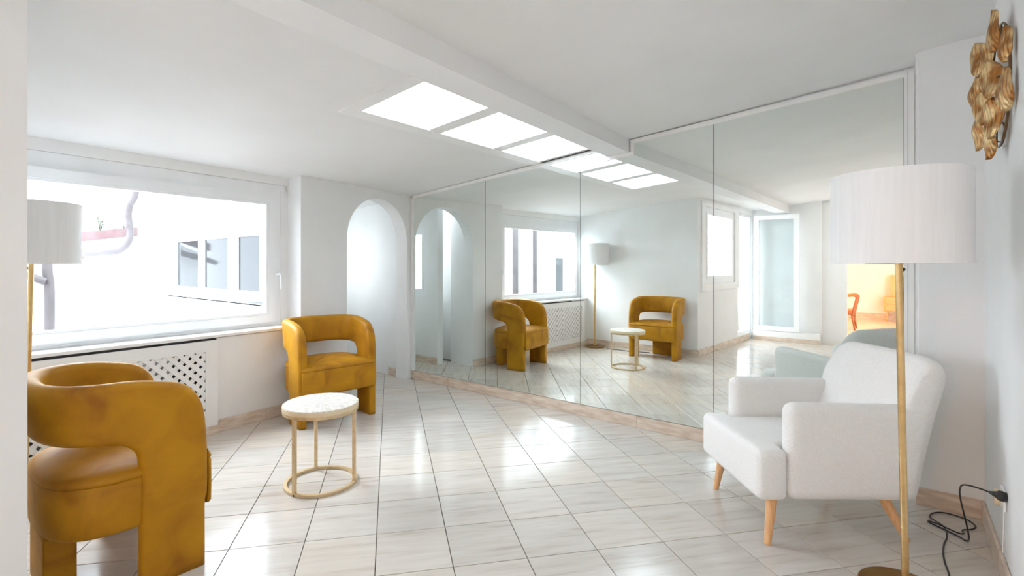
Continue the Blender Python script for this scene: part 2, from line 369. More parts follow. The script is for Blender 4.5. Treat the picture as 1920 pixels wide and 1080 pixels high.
for d, cx_, cy_, pcs, whole in cand:
    if nt_ < 298:
        if whole:
            o = bpy.data.objects.new('tile', tile_me); col.objects.link(o)
        else:
            bm = bmesh.new()
            for p in pcs:
                # shrink by the joint, in tile axes, then write in local coordinates
                q = [((x-cx_)*E1[0]+(y-cy_)*E1[1], (x-cx_)*E2[0]+(y-cy_)*E2[1]) for x, y in p]
                h_ = T/2 - g
                q = clip(clip(clip(clip(q, 1, 0, h_), -1, 0, h_), 0, 1, h_), 0, -1, h_)
                if parea(q) > 1e-5: prism(bm, q, lambda a, b: (a, b, -0.008), lambda a, b: (a, b, 0))
            if not bm.verts: bm.free(); continue
            bmesh.ops.recalc_face_normals(bm, faces=bm.faces[:])
            me = bpy.data.meshes.new('tile'); bm.to_mesh(me); bm.free(); me.materials.append(M['tile'])
            o = bpy.data.objects.new('tile', me); col.objects.link(o)
        o.location = (cx_, cy_, random.uniform(-0.0004, 0.0)); o.rotation_euler = (0, 0, A); o.parent = floor
        nt_ += 1
    else:
        for p in pcs:
            q = [((x-cx_)*E1[0]+(y-cy_)*E1[1], (x-cx_)*E2[0]+(y-cy_)*E2[1]) for x, y in p]; h_ = T/2 - g
            q = clip(clip(clip(clip(q, 1, 0, h_), -1, 0, h_), 0, 1, h_), 0, -1, h_)
            q = [(cx_+a*E1[0]+b*E2[0], cy_+a*E1[1]+b*E2[1]) for a, b in q]
            if parea(q) > 1e-5: prism(rest, q, lambda a, b: (a, b, -0.008), lambda a, b: (a, b, 0))
if rest.verts:
    o = build('tiles', rest, M['tile'], floor); o['kind'] = 'stuff'
# floor of the room behind the doorway
M['warm_floor'] = noise_mat('warm_stone_floor', (0.62, 0.52, 0.40), (0.72, 0.62, 0.50), 4, 0.3)
o = build('far_room_floor', BX(-2.2, 1.9, -7.6, -2.28, -0.008, 0.0), M['warm_floor'], floor)

# ------------------------------------------------------------------ walls
# wall with the mirror (Y = 3.83 behind it) and the hall's far wall
bm = bmesh.new(); box(bm, -4.33, 0.55, 3.825, 3.98, -0.05, 2.75); box(bm, -7.1, -4.33, 3.77, 3.98, -0.05, 2.75)
struct('wall_back', bm, M['wall'], 'white plaster wall behind the mirror panels')
# window wall, below and above the window, in its own skewed frame
wt = -0.156; we = sY(2.335)
s0 = sY(0.27)
bm = bmesh.new()
box(bm, sY(1.60), we, -0.34, 0.0, -0.05, 0.735, FL)          # solid part under the sill, right of the radiator niche
box(bm, s0, sY(1.60), -0.34, -0.24, -0.05, 0.735, FL)        # back of the niche
box(bm, s0 - 0.3, sY(0.36), -0.34, 0.0, -0.05, 0.735, FL)
box(bm, s0 - 0.3, we, -0.34, -0.20, 1.98, 2.35, FL)           # above the window
box(bm, s0 - 0.3, sY(0.285), -0.34, -0.16, 0.735, 1.98, FL)
box(bm, sY(2.25), we, -0.34, -0.18, 0.735, 1.98, FL)
struct('wall_left', bm, M['wall'], 'white wall around the big window')
bm = bmesh.new(); box(bm, s0+.002, sY(1.599), -0.2395, -0.232, 0.0, 0.734, FL); box(bm, sY(1.592), sY(1.599), -0.232, -0.003, 0.0, 0.734, FL)  # near-black sheets paint in the unlit shade behind the lattice
struct('wall_niche', bm, M['dark'], 'radiator niche lining with its unlit shade painted dark')
# arch wall
PA = (-4.148, 2.335); QA = (-4.33, 3.74)
FA = frame(PA[0], PA[1], QA[0]-PA[0], QA[1]-PA[1])
def archwall():
    bm = bmesh.new(); th = 0.17; n = 24
    L = math.hypot(QA[0]-PA[0], QA[1]-PA[1]); sj = 0.535; r = (L - sj)/2; zs = 2.015 - r; cxs = sj + r; top = 2.35
    box(bm, 0, sj, -0.45, 0, -0.05, top, FA)
    arc = [(cxs - r*math.cos(PI*i/n), zs + r*math.sin(PI*i/n)) for i in range(n+1)]
    vs = []
    for x, z in arc:
        vs.append([bm.verts.new(FA @ Vector(c)) for c in ((x, 0, z), (x, -th, z), (x, 0, top), (x, -th, top))])
    for a, b in zip(vs, vs[1:]):
        bm.faces.new((a[0], b[0], b[2], a[2])); bm.faces.new((a[1], a[3], b[3], b[1])); bm.faces.new((a[0], a[1], b[1], b[0])); bm.faces.new((a[2], b[2], b[3], a[3]))
    box(bm, L, L + 0.10, -th, 0, -0.05, top, FA)
    return bm, L, sj
bm, LA, SJ = archwall()
o = struct('wall_arch', bm, M['wall'], 'white wall with a round-topped arch opening to the hall')
# hall: near wall with a window, end wall
bm = bmesh.new()
box(bm, -4.85, -4.64, 2.98, 3.08, -0.05, 2.35); box(bm, -5.85, -4.85, 2.98, 3.08, -0.05, 0.88); box(bm, -5.85, -4.85, 2.98, 3.08, 1.82, 2.35); box(bm, -7.1, -5.85, 2.98, 3.08, -0.05, 2.35)
box(bm, -7.1, -6.95, 3.08, 3.77, -0.05, 2.35)
struct('wall_hall', bm, M['wall'], 'white wall of the little hall behind the arch')
def casement(name, label, x0, x1, z0, z1, y, fr=0.06, mx=None, glass='glass', handle=None, d=0.06, sill=None):
    """a fixed frame with a sash: local x along, y depth"""
    mx = mx or I4
    t = thing(name, label, 'window'); del t['category']; t['kind'] = 'structure'
    bm = bmesh.new()
    box(bm, x0, x1, y-d/2, y+d/2, z0, z0+fr, mx); box(bm, x0, x1, y-d/2, y+d/2, z1-fr, z1, mx)
    box(bm, x0, x0+fr, y-d/2, y+d/2, z0+fr, z1-fr, mx); box(bm, x1-fr, x1, y-d/2, y+d/2, z0+fr, z1-fr, mx)
    build('window_frame', bm, M['pvc'], t)
    f2 = 0.045; a0 = x0+fr; a1 = x1-fr; b0 = z0+fr; b1 = z1-fr
    bm = bmesh.new(); e = 0.001
    box(bm, a0+e, a1-e, y-d/2+.008, y+d/2+.008, b0+e, b0+f2, mx); box(bm, a0+e, a1-e, y-d/2+.008, y+d/2+.008, b1-f2, b1-e, mx)
    box(bm, a0+e, a0+f2, y-d/2+.008, y+d/2+.008, b0+f2, b1-f2, mx); box(bm, a1-f2, a1-e, y-d/2+.008, y+d/2+.008, b0+f2, b1-f2, mx)
    s = build('sash', bm, M['pvc'], t)
    build('glass_pane', BX(a0+f2, a1-f2, y-.004, y+.004, b0+f2, b1-f2, mx=mx), M[glass], t)
    return t
casement('window_3', 'white framed hall window seen through the mirrored arch', -5.85, -4.85, 0.88, 1.82, 3.035)
# big window
bm = bmesh.new()
wi = thing('window_1', 'big white framed window over the radiator cover, looking out to the courtyard', 'window'); del wi['category']; wi['kind'] = 'structure'
wy = wt
gy0, gy1, gz0, gz1 = sY(0.37), sY(2.115), 0.872, 1.850      # glass
X = lambda *a: box(bm, *a, FL)
# outer frame
of0, of1, oz0, oz1 = sY(0.285), sY(2.29), 0.765, 2.03
for b in ((of0, of1, wy-.09, wy-.028, oz0, gz0-.075), (of0, of1, wy-.09, wy-.028, gz1+.075, oz1), (of0, gy0-.05, wy-.09, wy-.028, gz0-.075, gz1+.075), (gy1+.075, of1, wy-.09, wy-.028, gz0-.075, gz1+.075)): X(*b)
build('window_frame', bm, M['pvc'], wi)
bm = bmesh.new()
for b in ((gy0-.05, gy1+.075, wy-.085, wy, gz0-.075, gz0-.008), (gy0-.05, gy1+.075, wy-.085, wy, gz1+.008, gz1+.075), (gy0-.05, gy0-.008, wy-.085, wy, gz0-.008, gz1+.008), (gy1+.008, gy1+.075, wy-.085, wy, gz0-.008, gz1+.008)): X(*b)
o = build('sash', bm, M['pvc'], wi)
bm = bmesh.new()
for b in ((gy0-.0078, gy1+.0078, wy-.04, wy-.004, gz0-.0078, gz0+.012), (gy0-.0078, gy1+.0078, wy-.04, wy-.004, gz1-.012, gz1+.0078), (gy0-.0078, gy0+.012, wy-.04, wy-.004, gz0+.012, gz1-.012), (gy1-.012, gy1+.0078, wy-.04, wy-.004, gz0+.012, gz1-.012)): X(*b)
build('glazing_bead', bm, M['pvc'], wi)
build('glass_pane', BX(gy0+.012, gy1-.012, wy-.05, wy-.042, gz0+.012, gz1-.012, mx=FL), M['glass'], wi)
bm = bmesh.new(); box(bm, sY(2.19), sY(2.215), wy, wy+.008, 1.17, 1.25, FL)
hp = [FL @ Vector(p) for p in ((sY(2.2), wy+.008, 1.22), (sY(2.2), wy+.05, 1.225), (sY(2.208), wy+.055, 1.20), (sY(2.214), wy+.05, 1.12), (sY(2.214), wy+.048, 1.09))]
tube(bm, catmull(hp, 4), 0.008, 8); build('window_handle', bm, M['pvc'], wi, smooth=False)
for yy in (0.75, 1.30, 1.98):
    build('drain_cap', BX(sY(yy)-.05, sY(yy)+.05, wy-.0279, wy-.020, 0.772, 0.784, mx=FL), M['pvc'], wi)
# upper cover strip between the frame and the ceiling
struct('trim_1', BX(s0-.02, we-.001, -.199, wy-.012, 2.031, 2.16, mx=FL), M['trim'], 'white roller blind box above the big window')
# sill
bm = bmesh.new(); box(bm, s0-.02, we-.001, wy-.05, 0.022, 0.742, 0.764, FL)
struct('trim_2', bm, M['trim'], 'white window sill board over the radiator cover')

# the wall beside the left armchair, facing the mirror, and its corner toward the camera
FF = frame(-2.215, 0.2765, -1.80, -0.01)
bm = bmesh.new()
c0 = (-2.215, 0.2765); 
pts = [c0, (-4.45, 0.2641), (-4.45, 0.05), (-2.24, 0.04)]
prism(bm, pts, lambda a, b: (a, b, -0.05), lambda a, b: (a, b, 2.40))
struct('wall_front', bm, M['wall'], 'white wall behind the nearer mustard chair, its end edge at the left of the photo')
FC = frame(-2.215, 0.2765, -0.07, 1.0)      # x local runs +Y (negative = toward the back), y local = +X
k = 1.00245
def cY(y): return (y - 0.2765) * k
bm = bmesh.new()
def C3(*a): box(bm, *a, FC)
C3(cY(0.02), cY(0.276), -0.2, 0, -0.05, 2.55); C3(cY(-1.27), cY(0.02), -0.2, 0, -0.05, 1.03); C3(cY(-1.27), cY(0.02), -0.2, 0, 2.17, 2.55)
C3(cY(-1.47), cY(-1.27), -0.2, 0, -0.05, 2.55); C3(cY(-2.25), cY(-1.47), -0.2, 0, -0.05, 0.115); C3(cY(-2.25), cY(-1.47), -0.2, 0, 2.20, 2.55); C3(cY(-2.40), cY(-2.25), -0.2, 0, -0.05, 2.55)
struct('wall_side', bm, M['wall'], 'white wall with side window and patio door, seen in the mirror')
casement('window_2', 'white framed side window seen in the mirror beside the patio door', cY(-1.27), cY(0.02), 1.03, 2.17, -0.03, 0.07, FC)
# casing round the side window
bm = bmesh.new()
for b in ((cY(-1.46), cY(0.16), 0.001, 0.02, 0.93, 1.03), (cY(-1.46), cY(0.16), 0.001, 0.02, 2.17, 2.235), (cY(-1.46), cY(-1.27), 0.001, 0.02, 1.03, 2.17), (cY(0.02), cY(0.16), 0.001, 0.02, 1.03, 2.17)): box(bm, *b, FC)
struct('trim_3', bm, M['trim'], 'flat white casing round the side window')
# patio door: frame + leaf standing open against the rear wall
d1 = thing('door_1', 'white framed glass patio door standing open, seen in the mirror', 'door'); del d1['category']; d1['kind'] = 'structure'
bm = bmesh.new(); a0, a1 = cY(-2.25)+.001, cY(-1.47)-.001
for b in ((a0, a1, -.10, -.03, .117, .16), (a0, a1, -.10, -.03, 2.15, 2.198), (a0, a0+.05, -.10, -.03, .16, 2.15), (a1-.05, a1, -.10, -.03, .16, 2.15)): box(bm, *b, FC)
build('door_frame', bm, M['pvc'], d1)
lx0, lx1, lz0, lz1, ly = -1.985, -1.30, 0.175, 2.175, -2.15
bm = bmesh.new(); fw = .075
for b in ((lx0, lx1, ly-.03, ly+.03, lz0, lz0+fw), (lx0, lx1, ly-.03, ly+.03, lz1-fw, lz1), (lx0, lx0+fw, ly-.03, ly+.03, lz0+fw, lz1-fw), (lx1-fw, lx1, ly-.03, ly+.03, lz0+fw, lz1-fw)): box(bm, *b)
leaf = build('door_leaf', bm, M['pvc'], d1)
build('glass_pane', BX(lx0+fw, lx1-fw, ly-.005, ly+.005, lz0+fw, lz1-fw), M['tint_glass'], leaf)
# step under the open door
struct('trim_4', BX(-2.0, -1.01, -2.275, -2.10, 0.001, 0.16), M['trim'], 'white boxed step under the open patio door')

# rear wall with the doorway to the warm-lit room
bm = bmesh.new()
box(bm, -2.25, -1.0, -2.45, -2.28, -0.05, 2.75); box(bm, -1.0, -0.70, -2.45, -2.33, -0.05, 2.75); box(bm, -0.70, 0.13, -2.45, -2.33, 2.06, 2.75); box(bm, 0.13, 0.55, -2.45, -2.33, -0.05, 2.75)
struct('wall_rear', bm, M['wall'], 'white rear wall with an open doorway, seen in the mirror')
d2 = thing('door_2', 'white doorway casing round the warm-lit room in the mirror', 'door'); del d2['category']; d2['kind'] = 'structure'
bm = bmesh.new(); box(bm, -0.70, -0.66, -2.46, -2.32, 0, 2.02); box(bm, 0.09, 0.13, -2.46, -2.32, 0, 2.02); box(bm, -0.70, 0.13, -2.46, -2.32, 2.02, 2.06)
build('door_frame', bm, M['trim'], d2)
bm = bmesh.new(); box(bm, 0.086, 0.0895, -2.40, -2.375, 0.62, 0.86); build('strike_plate', bm, M['gold'], d2)
for zz in (1.28, 0.98):
    bm = bmesh.new(); cyl(bm, (0.082, -2.335, zz-.05), (0.082, -2.335, zz+.05), 0.008); build('hinge', bm, M['black'], d2, smooth=True)
# warm room shell
bm = bmesh.new()
box(bm, -2.3, 2.0, -7.75, -7.6, -0.05, 2.7); box(bm, -2.3, -2.2, -7.6, -2.45, -0.05, 2.7); box(bm, 1.9, 2.0, -7.6, -2.45, -0.05, 2.7)
struct('wall_far_room', bm, M['wall'], 'wall of the warm-lit room beyond the doorway')
struct('ceiling_far_room', BX(-2.3, 2.0, -7.75, -2.45, 2.6, 2.7), M['ceiling'])
o = struct('baseboard_far_room', BX(-2.2, 1.9, -7.6, -7.585, 0.0, 0.15), M['stone'])
# floor to X=1.9 for that room needs a slab
struct('floor_far_room', BX(0.40, 2.0, -7.75, -2.28, -0.06, -0.009), M['grout'])

# right wall, pillar
struct('wall_right', BX(0.335, 0.55, -2.33, 3.825, -0.05, 2.75), M['wall'], 'white wall at the right with the gold wall decoration')
bm = BX(0.068, 0.36, 3.575, 3.84, -0.05, 2.70)
bmesh.ops.bevel(bm, geom=[e for e in bm.edges if abs(e.verts[0].co.x-0.068) < 1e-4 and abs(e.verts[1].co.x-0.068) < 1e-4 and abs(e.verts[0].co.y-3.575) < 1e-4 and abs(e.verts[1].co.y-3.575) < 1e-4], offset=0.012, segments=3, affect='EDGES')
struct('wall_pillar', bm, M['wall'], 'white pillar between the mirror and the right wall')

# ceiling, sloping along X, with the skylight opening
def slab(bm, x0, x1, y0, y1, t=0.14, z=lambda x: cz(x)):
    v = [bm.verts.new((x, y, z(x) + dz)) for x in (x0, x1) for y in (y0, y1) for dz in (0, t)]
    for f in ((0, 1, 3, 2), (4, 6, 7, 5), (0, 4, 5, 1), (2, 3, 7, 6), (0, 2, 6, 4), (1, 5, 7, 3)): bm.faces.new([v[i] for i in f])
bm = bmesh.new(); SX0, SX1, SY0, SY1 = -2.56, -1.90, 1.755, 3.815
slab(bm, -4.52, SX0, -2.4, 3.98); slab(bm, -7.1, -4.52, 2.98, 3.98); slab(bm, SX1, 0.55, -2.4, 3.98); slab(bm, SX0, SX1, -2.4, SY0); slab(bm, SX0, SX1, SY1, 3.98)
struct('ceiling', bm, M['ceiling'], 'white ceiling sloping down toward the big window')
# skylight: frame, bars, three panes
sk = thing('window_4', 'skylight of three glass panes in a white frame in the ceiling beside the beam', 'window'); del sk['category']; sk['kind'] = 'structure'
bm = bmesh.new()
def sb(x0, x1, y0, y1, z0, z1):
    v = [bm.verts.new((x, y, cz(x) + dz)) for x in (x0, x1) for y in (y0, y1) for dz in (z0, z1)]
    for f in ((0, 1, 3, 2), (4, 6, 7, 5), (0, 4, 5, 1), (2, 3, 7, 6), (0, 2, 6, 4), (1, 5, 7, 3)): bm.faces.new([v[i] for i in f])
sb(-2.62, -2.51, 1.72, 3.80, -0.012, 0.03); sb(-1.955, -1.84, 1.72, 3.80, -0.012, 0.03); sb(-2.51, -1.955, 1.72, 1.81, -0.012, 0.03)
build('window_frame', bm, M['trim'], sk)
for y0, y1 in ((2.375, 2.49), (3.08, 3.19)):
    bm = bmesh.new(); sb(-2.51, -1.955, y0, y1, -0.006, 0.03); build('glazing_bar', bm, M['trim'], sk)
for y0, y1 in ((1.81, 2.375), (2.49, 3.08), (3.19, 3.73)):
    bm = bmesh.new(); sb(-2.51, -1.955, y0, y1, 0.012, 0.02); build('glass_pane', bm, M['glass'], sk)
bm = bmesh.new(); sb(-2.51, -1.955, 3.73, 3.80, -0.006, 0.03); build('glazing_bar', bm, M['trim'], sk)
bm = bmesh.new(); sb(-2.53, -1.945, 3.772, 3.784, -0.013, -0.0065); build('dark_gap_strip', bm, M['dark'], sk)
# white shaft above the skylight
bm = bmesh.new()
for b in ((SX0-.1, SX0, SY0-.1, SY1+.1), (SX1, SX1+.1, SY0-.1, SY1+.1)): box(bm, b[0], b[1], b[2], b[3], 2.40, 2.50)
struct('trim_5', bm, M['trim'], 'white upstand round the skylight')

# beam
bx = lambda y: -1.68 - 0.0345*(y - 3.8)
bm = bmesh.new(); w_ = 0.20
zb = lambda y: 2.211
ys = (3.83, -2.30)
v = []
for y in ys:
    for x, z in ((bx(y)-w_, zb(y)), (bx(y), zb(y)), (bx(y), 2.46), (bx(y)-w_, 2.46)): v.append(bm.verts.new((x, y, z)))
bm.faces.new(v[:4]); bm.faces.new(v[4:][::-1])
for i in range(4): bm.faces.new((v[i], v[(i+1) % 4], v[4+(i+1) % 4], v[4+i]))
struct('trim_6', bm, M['ceiling'], 'white ceiling beam running over to the mirror beside the skylight')

# ------------------------------------------------------------------ stone baseboards made of pieces
def skirting(name, mx, runs, d=0.014, h=0.094, off=0.0, label=None):
    base = bpy.data.objects.new(name, None); col.objects.link(base); base['kind'] = 'structure'
    if label: base['label'] = label
    for a, b in runs:
        bm = BX(a+.0008, b-.0008, off+.0005, off+d, 0.0008, h, mx=mx)
        bmesh.ops.bevel(bm, geom=[e for e in bm.edges if e.verts[0].co.z > h-.001 and e.verts[1].co.z > h-.001], offset=0.003, segments=2, affect='EDGES')
        build('skirting_piece', bm, M['stone'], base)
    return base
FM = frame(0, 3.825, 1, 0)       # local y = -Y
skirting('baseboard_back', FM, [(-4.325, -3.72), (-3.72, -2.63), (-2.63, -1.62), (-1.62, -0.62), (-0.62, 0.066)], d=0.027, label='pinkish travertine skirting under the mirror')
skirting('baseboard_left', FL, [(sY(1.615), sY(2.0)), (sY(2.0), we)], d=0.014, label='travertine skirting under the big window')
skirting('baseboard_left_cover', FL, [(sY(0.28), sY(0.95)), (sY(0.95), sY(1.615)-.002)], d=0.040, h=0.06)
skirting('baseboard_arch', FA, [(0.016, SJ)], d=0.014)
skirting('baseboard_hall', frame(0, 3.77, 1, 0), [(-4.69, -4.51), (-4.505, -4.345)], d=0.014)
skirting('baseboard_hall_near', frame(0, 3.08, -1, 0), [(4.64, 5.3), (5.3, 5.9), (5.9, 6.6)], d=0.014)
skirting('baseboard_front', frame(c0[0], c0[1], -1.80, -0.01), [(0.0, 0.62), (0.62, 1.24), (1.24, 1.80)], d=-0.014)
skirting('baseboard_side', FC, [(cY(-2.09), cY(-1.4)), (cY(-1.4), cY(-0.6)), (cY(-0.6), cY(0.0)), (cY(0.0), cY(0.276))])
skirting('baseboard_pillar', frame(0, 3.575, 1, 0), [(0.068, 0.333)])
skirting('baseboard_right', frame(0.335, 0, 0, -1), [(-3.56, -3.0), (-3.0, -2.4), (-2.4, -1.8), (-1.8, -1.2), (-1.2, -0.6), (-0.6, 0.0), (0.0, 0.6), (0.6, 1.2), (1.2, 2.3)])
skirting('baseboard_rear', frame(0, -2.10, -1, 0), [(1.011, 1.5), (1.5, 1.998)], d=-0.012, h=0.07)

# ------------------------------------------------------------------ mirror wall
mr = thing('wall_mirror', 'wall-wide mirror of four tall panels in a thin white frame', 'mirror', (-2.1, YM, 0))
def mtop(x): return 2.071 + 0.083*(x + 4.28) if x < -1.95 else 2.071 + 0.077*(x + 4.28)+0.012
def loc(bm, t):
    for v in bm.verts: v.co -= Vector(t.location)
    return bm
js = [-4.290, -3.210, -2.130, -1.038, 0.020]
G_ = 0.0022; zb0 = 0.0945
for a, b in zip(js, js[1:]):
    pr = [(a+G_, zb0+.003), (b-G_, zb0+.003)]
    if a < -1.7 < b:        # the panel cut round the beam
        pr += [(b-G_, 2.331), (-1.640, 2.286), (-1.640, 2.189), (-1.870, 2.176), (-1.870, 2.176), (-1.895, 2.215), (-1.895, mtop(-1.96)), (a+G_, mtop(a))]
        pr = [p for i, p in enumerate(pr) if i == 0 or p != pr[i-1]]
    else: pr += [(b-G_, 2.410 if b > -0.5 else mtop(b)), (a+G_, 2.331 if a > -1.1 else mtop(a))]
    bm = bmesh.new(); prism(bm, pr, lambda x, z: (x, YM, z), lambda x, z: (x, YM+.012, z))
    build('mirror_panel', loc(bm, mr), M['mirror'], mr)
bm = bmesh.new(); prism(bm, [(-4.290, zb0), (0.02, zb0), (0.02, 2.409), (-1.640, 2.285), (-1.640, 2.189), (-1.895, 2.176), (-1.895, mtop(-1.96)-.002), (-4.290, 2.069)], lambda x, z: (x, YM+.0125, z), lambda x, z: (x, YM+.0190, z))
build('backing_board', loc(bm, mr), M['dark'], mr)
# frame: left post, stepped top rail, right post
def strip(pl, w=0.034, y0=YM-.012, y1=YM+.0195):
    """a moulding above an open polyline (x,z) with mitred corners"""
    n = len(pl); up = []
    for i in range(n):
        ds = []
        if i > 0: ds.append(Vector((pl[i][0]-pl[i-1][0], pl[i][1]-pl[i-1][1])).normalized())
        if i < n-1: ds.append(Vector((pl[i+1][0]-pl[i][0], pl[i+1][1]-pl[i][1])).normalized())
        ns_ = [Vector((-d.y, d.x)) for d in ds]; m_ = sum(ns_, Vector((0, 0))).normalized(); k_ = w / max(0.4, m_.dot(ns_[0]))
        up.append((pl[i][0]+m_.x*k_, pl[i][1]+m_.y*k_))
    bm = bmesh.new(); A_ = [[bm.verts.new((p[0], y, p[1])) for y in (y0, y1)] for p in pl]; B_ = [[bm.verts.new((p[0], y, p[1])) for y in (y0, y1)] for p in up]
    for i in range(n-1):
        a, b, c, d = A_[i], A_[i+1], B_[i+1], B_[i]
        bm.faces.new((a[0], b[0], c[0], d[0])); bm.faces.new((a[1], d[1], c[1], b[1])); bm.faces.new((a[0], a[1], b[1], b[0])); bm.faces.new((d[0], c[0], c[1], d[1]))
    bm.faces.new((A_[0][0], B_[0][0], B_[0][1], A_[0][1])); bm.faces.new((A_[-1][0], A_[-1][1], B_[-1][1], B_[-1][0]))
    return bm
build('top_rail', loc(strip([(-4.290, mtop(-4.29)), (-1.895, mtop(-1.96)), (-1.895, 2.176), (-1.640, 2.189), (-1.640, 2.286), (-1.038, 2.331), (0.020, 2.410)], 0.030), mr), M['trim'], mr)
bm = bmesh.new(); box(bm, -4.322, -4.2902, YM-.012, YM+.0195, zb0, mtop(-4.29)); build('side_rail', loc(bm, mr), M['trim'], mr)
bm = bmesh.new(); box(bm, 0.0202, 0.066, YM-.012, YM+.0195, zb0, 2.44); build('side_rail', loc(bm, mr), M['trim'], mr)
bm = bmesh.new(); box(bm, 0.034, 0.038, YM-.014, YM-.0121, zb0, 2.44); build('sealant_bead', loc(bm, mr), M['radiator'], mr)
# ------------------------------------------------------------------ radiator and its lattice cover
rc = thing('radiator_cover', 'white radiator cover with diagonal lattice under the big window', 'radiator cover', FL @ Vector((sY(1.0), 0, 0)))
def toloc(bm, t):
    mi = t.matrix_basis.inverted() if False else Matrix.Translation(-Vector(t.location))
    return xf(bm, mi)
r0, r1, rz0, rz1 = sY(0.375), sY(1.600), 0.061, 0.722
l0, l1, lz0_, lz1_ = sY(0.45), sY(1.512), 0.150, 0.640
bm = bmesh.new(); yb0, yb1 = 0.0008, 0.022
for b in ((r0, r1, yb0, yb1, rz0, lz0_-.02), (r0, r1, yb0, yb1, lz1_+.02, rz1), (r0, l0-.02, yb0, yb1, lz0_-.02, lz1_+.02), (l1+.02, r1, yb0, yb1, lz0_-.02, lz1_+.02)): box(bm, *b, FL)
build('frame', toloc(bm, rc), M['trim'], rc)
bm = bmesh.new()
for b in ((l0-.02, l1+.02, .004, .028, lz0_-.02, lz0_), (l0-.02, l1+.02, .004, .028, lz1_, lz1_+.02), (l0-.02, l0, .004, .028, lz0_, lz1_), (l1, l1+.02, .004, .028, lz0_, lz1_)): box(bm, *b, FL)
build('moulding', toloc(bm, rc), M['trim'], rc)
pitch = 0.0745; sw = 0.032   # horizontal pitch of the holes, slat width
LX, LZ = l1-l0, lz1_-lz0_
P2 = pitch/math.sqrt(2)
for sgn, (ya, yc) in ((1, (.004, .010)), (-1, (.010, .016))):
    for i in range(-40, 60):
        # line x*sgn - z = c
        c_ = i*pitch + (0.02 if sgn > 0 else 0.045)
        # strip |(sgn*x - z) - c|/sqrt2 <= sw/2 clipped to the rectangle
        k2 = sw/2*math.sqrt(2); poly = [(0, 0), (LX, 0), (LX, LZ), (0, LZ)]
        poly = clip(poly, sgn, -1, -(c_ - k2)); poly = clip(poly, -sgn, 1, (c_ + k2))
        if parea(poly) < 2e-4: continue
        bm = bmesh.new()
        prism(bm, poly, lambda a, b: FL @ Vector((l0+a, ya, lz0_+b)), lambda a, b: FL @ Vector((l0+a, yc, lz0_+b)))
        build('slat', toloc(bm, rc), M['trim'], rc)
ra = thing('radiator', 'grey-white ribbed radiator behind the lattice of its cover', 'radiator', FL @ Vector((sY(0.9), -0.12, 0)))
for i in range(11):
    y_ = 0.47 + i*0.078
    bm = bmesh.new(); box(bm, sY(y_), sY(y_)+.064, -0.17, -0.07, 0.12, 0.63, FL); bmesh.ops.bevel(bm, geom=bm.edges[:], offset=.012, segments=2, affect='EDGES')
    build('radiator_rib', toloc(bm, ra), M['radiator'], ra)
bm = bmesh.new(); box(bm, sY(0.46), sY(1.32), -0.135, -0.105, 0.14, 0.17, FL); box(bm, sY(0.46), sY(1.32), -0.135, -0.105, 0.58, 0.61, FL); box(bm, sY(0.5), sY(0.53), -0.135, -0.105, 0.0, 0.14, FL); box(bm, sY(1.2), sY(1.23), -0.135, -0.105, 0.0, 0.14, FL)
build('header_pipe', toloc(bm, ra), M['radiator'], ra)

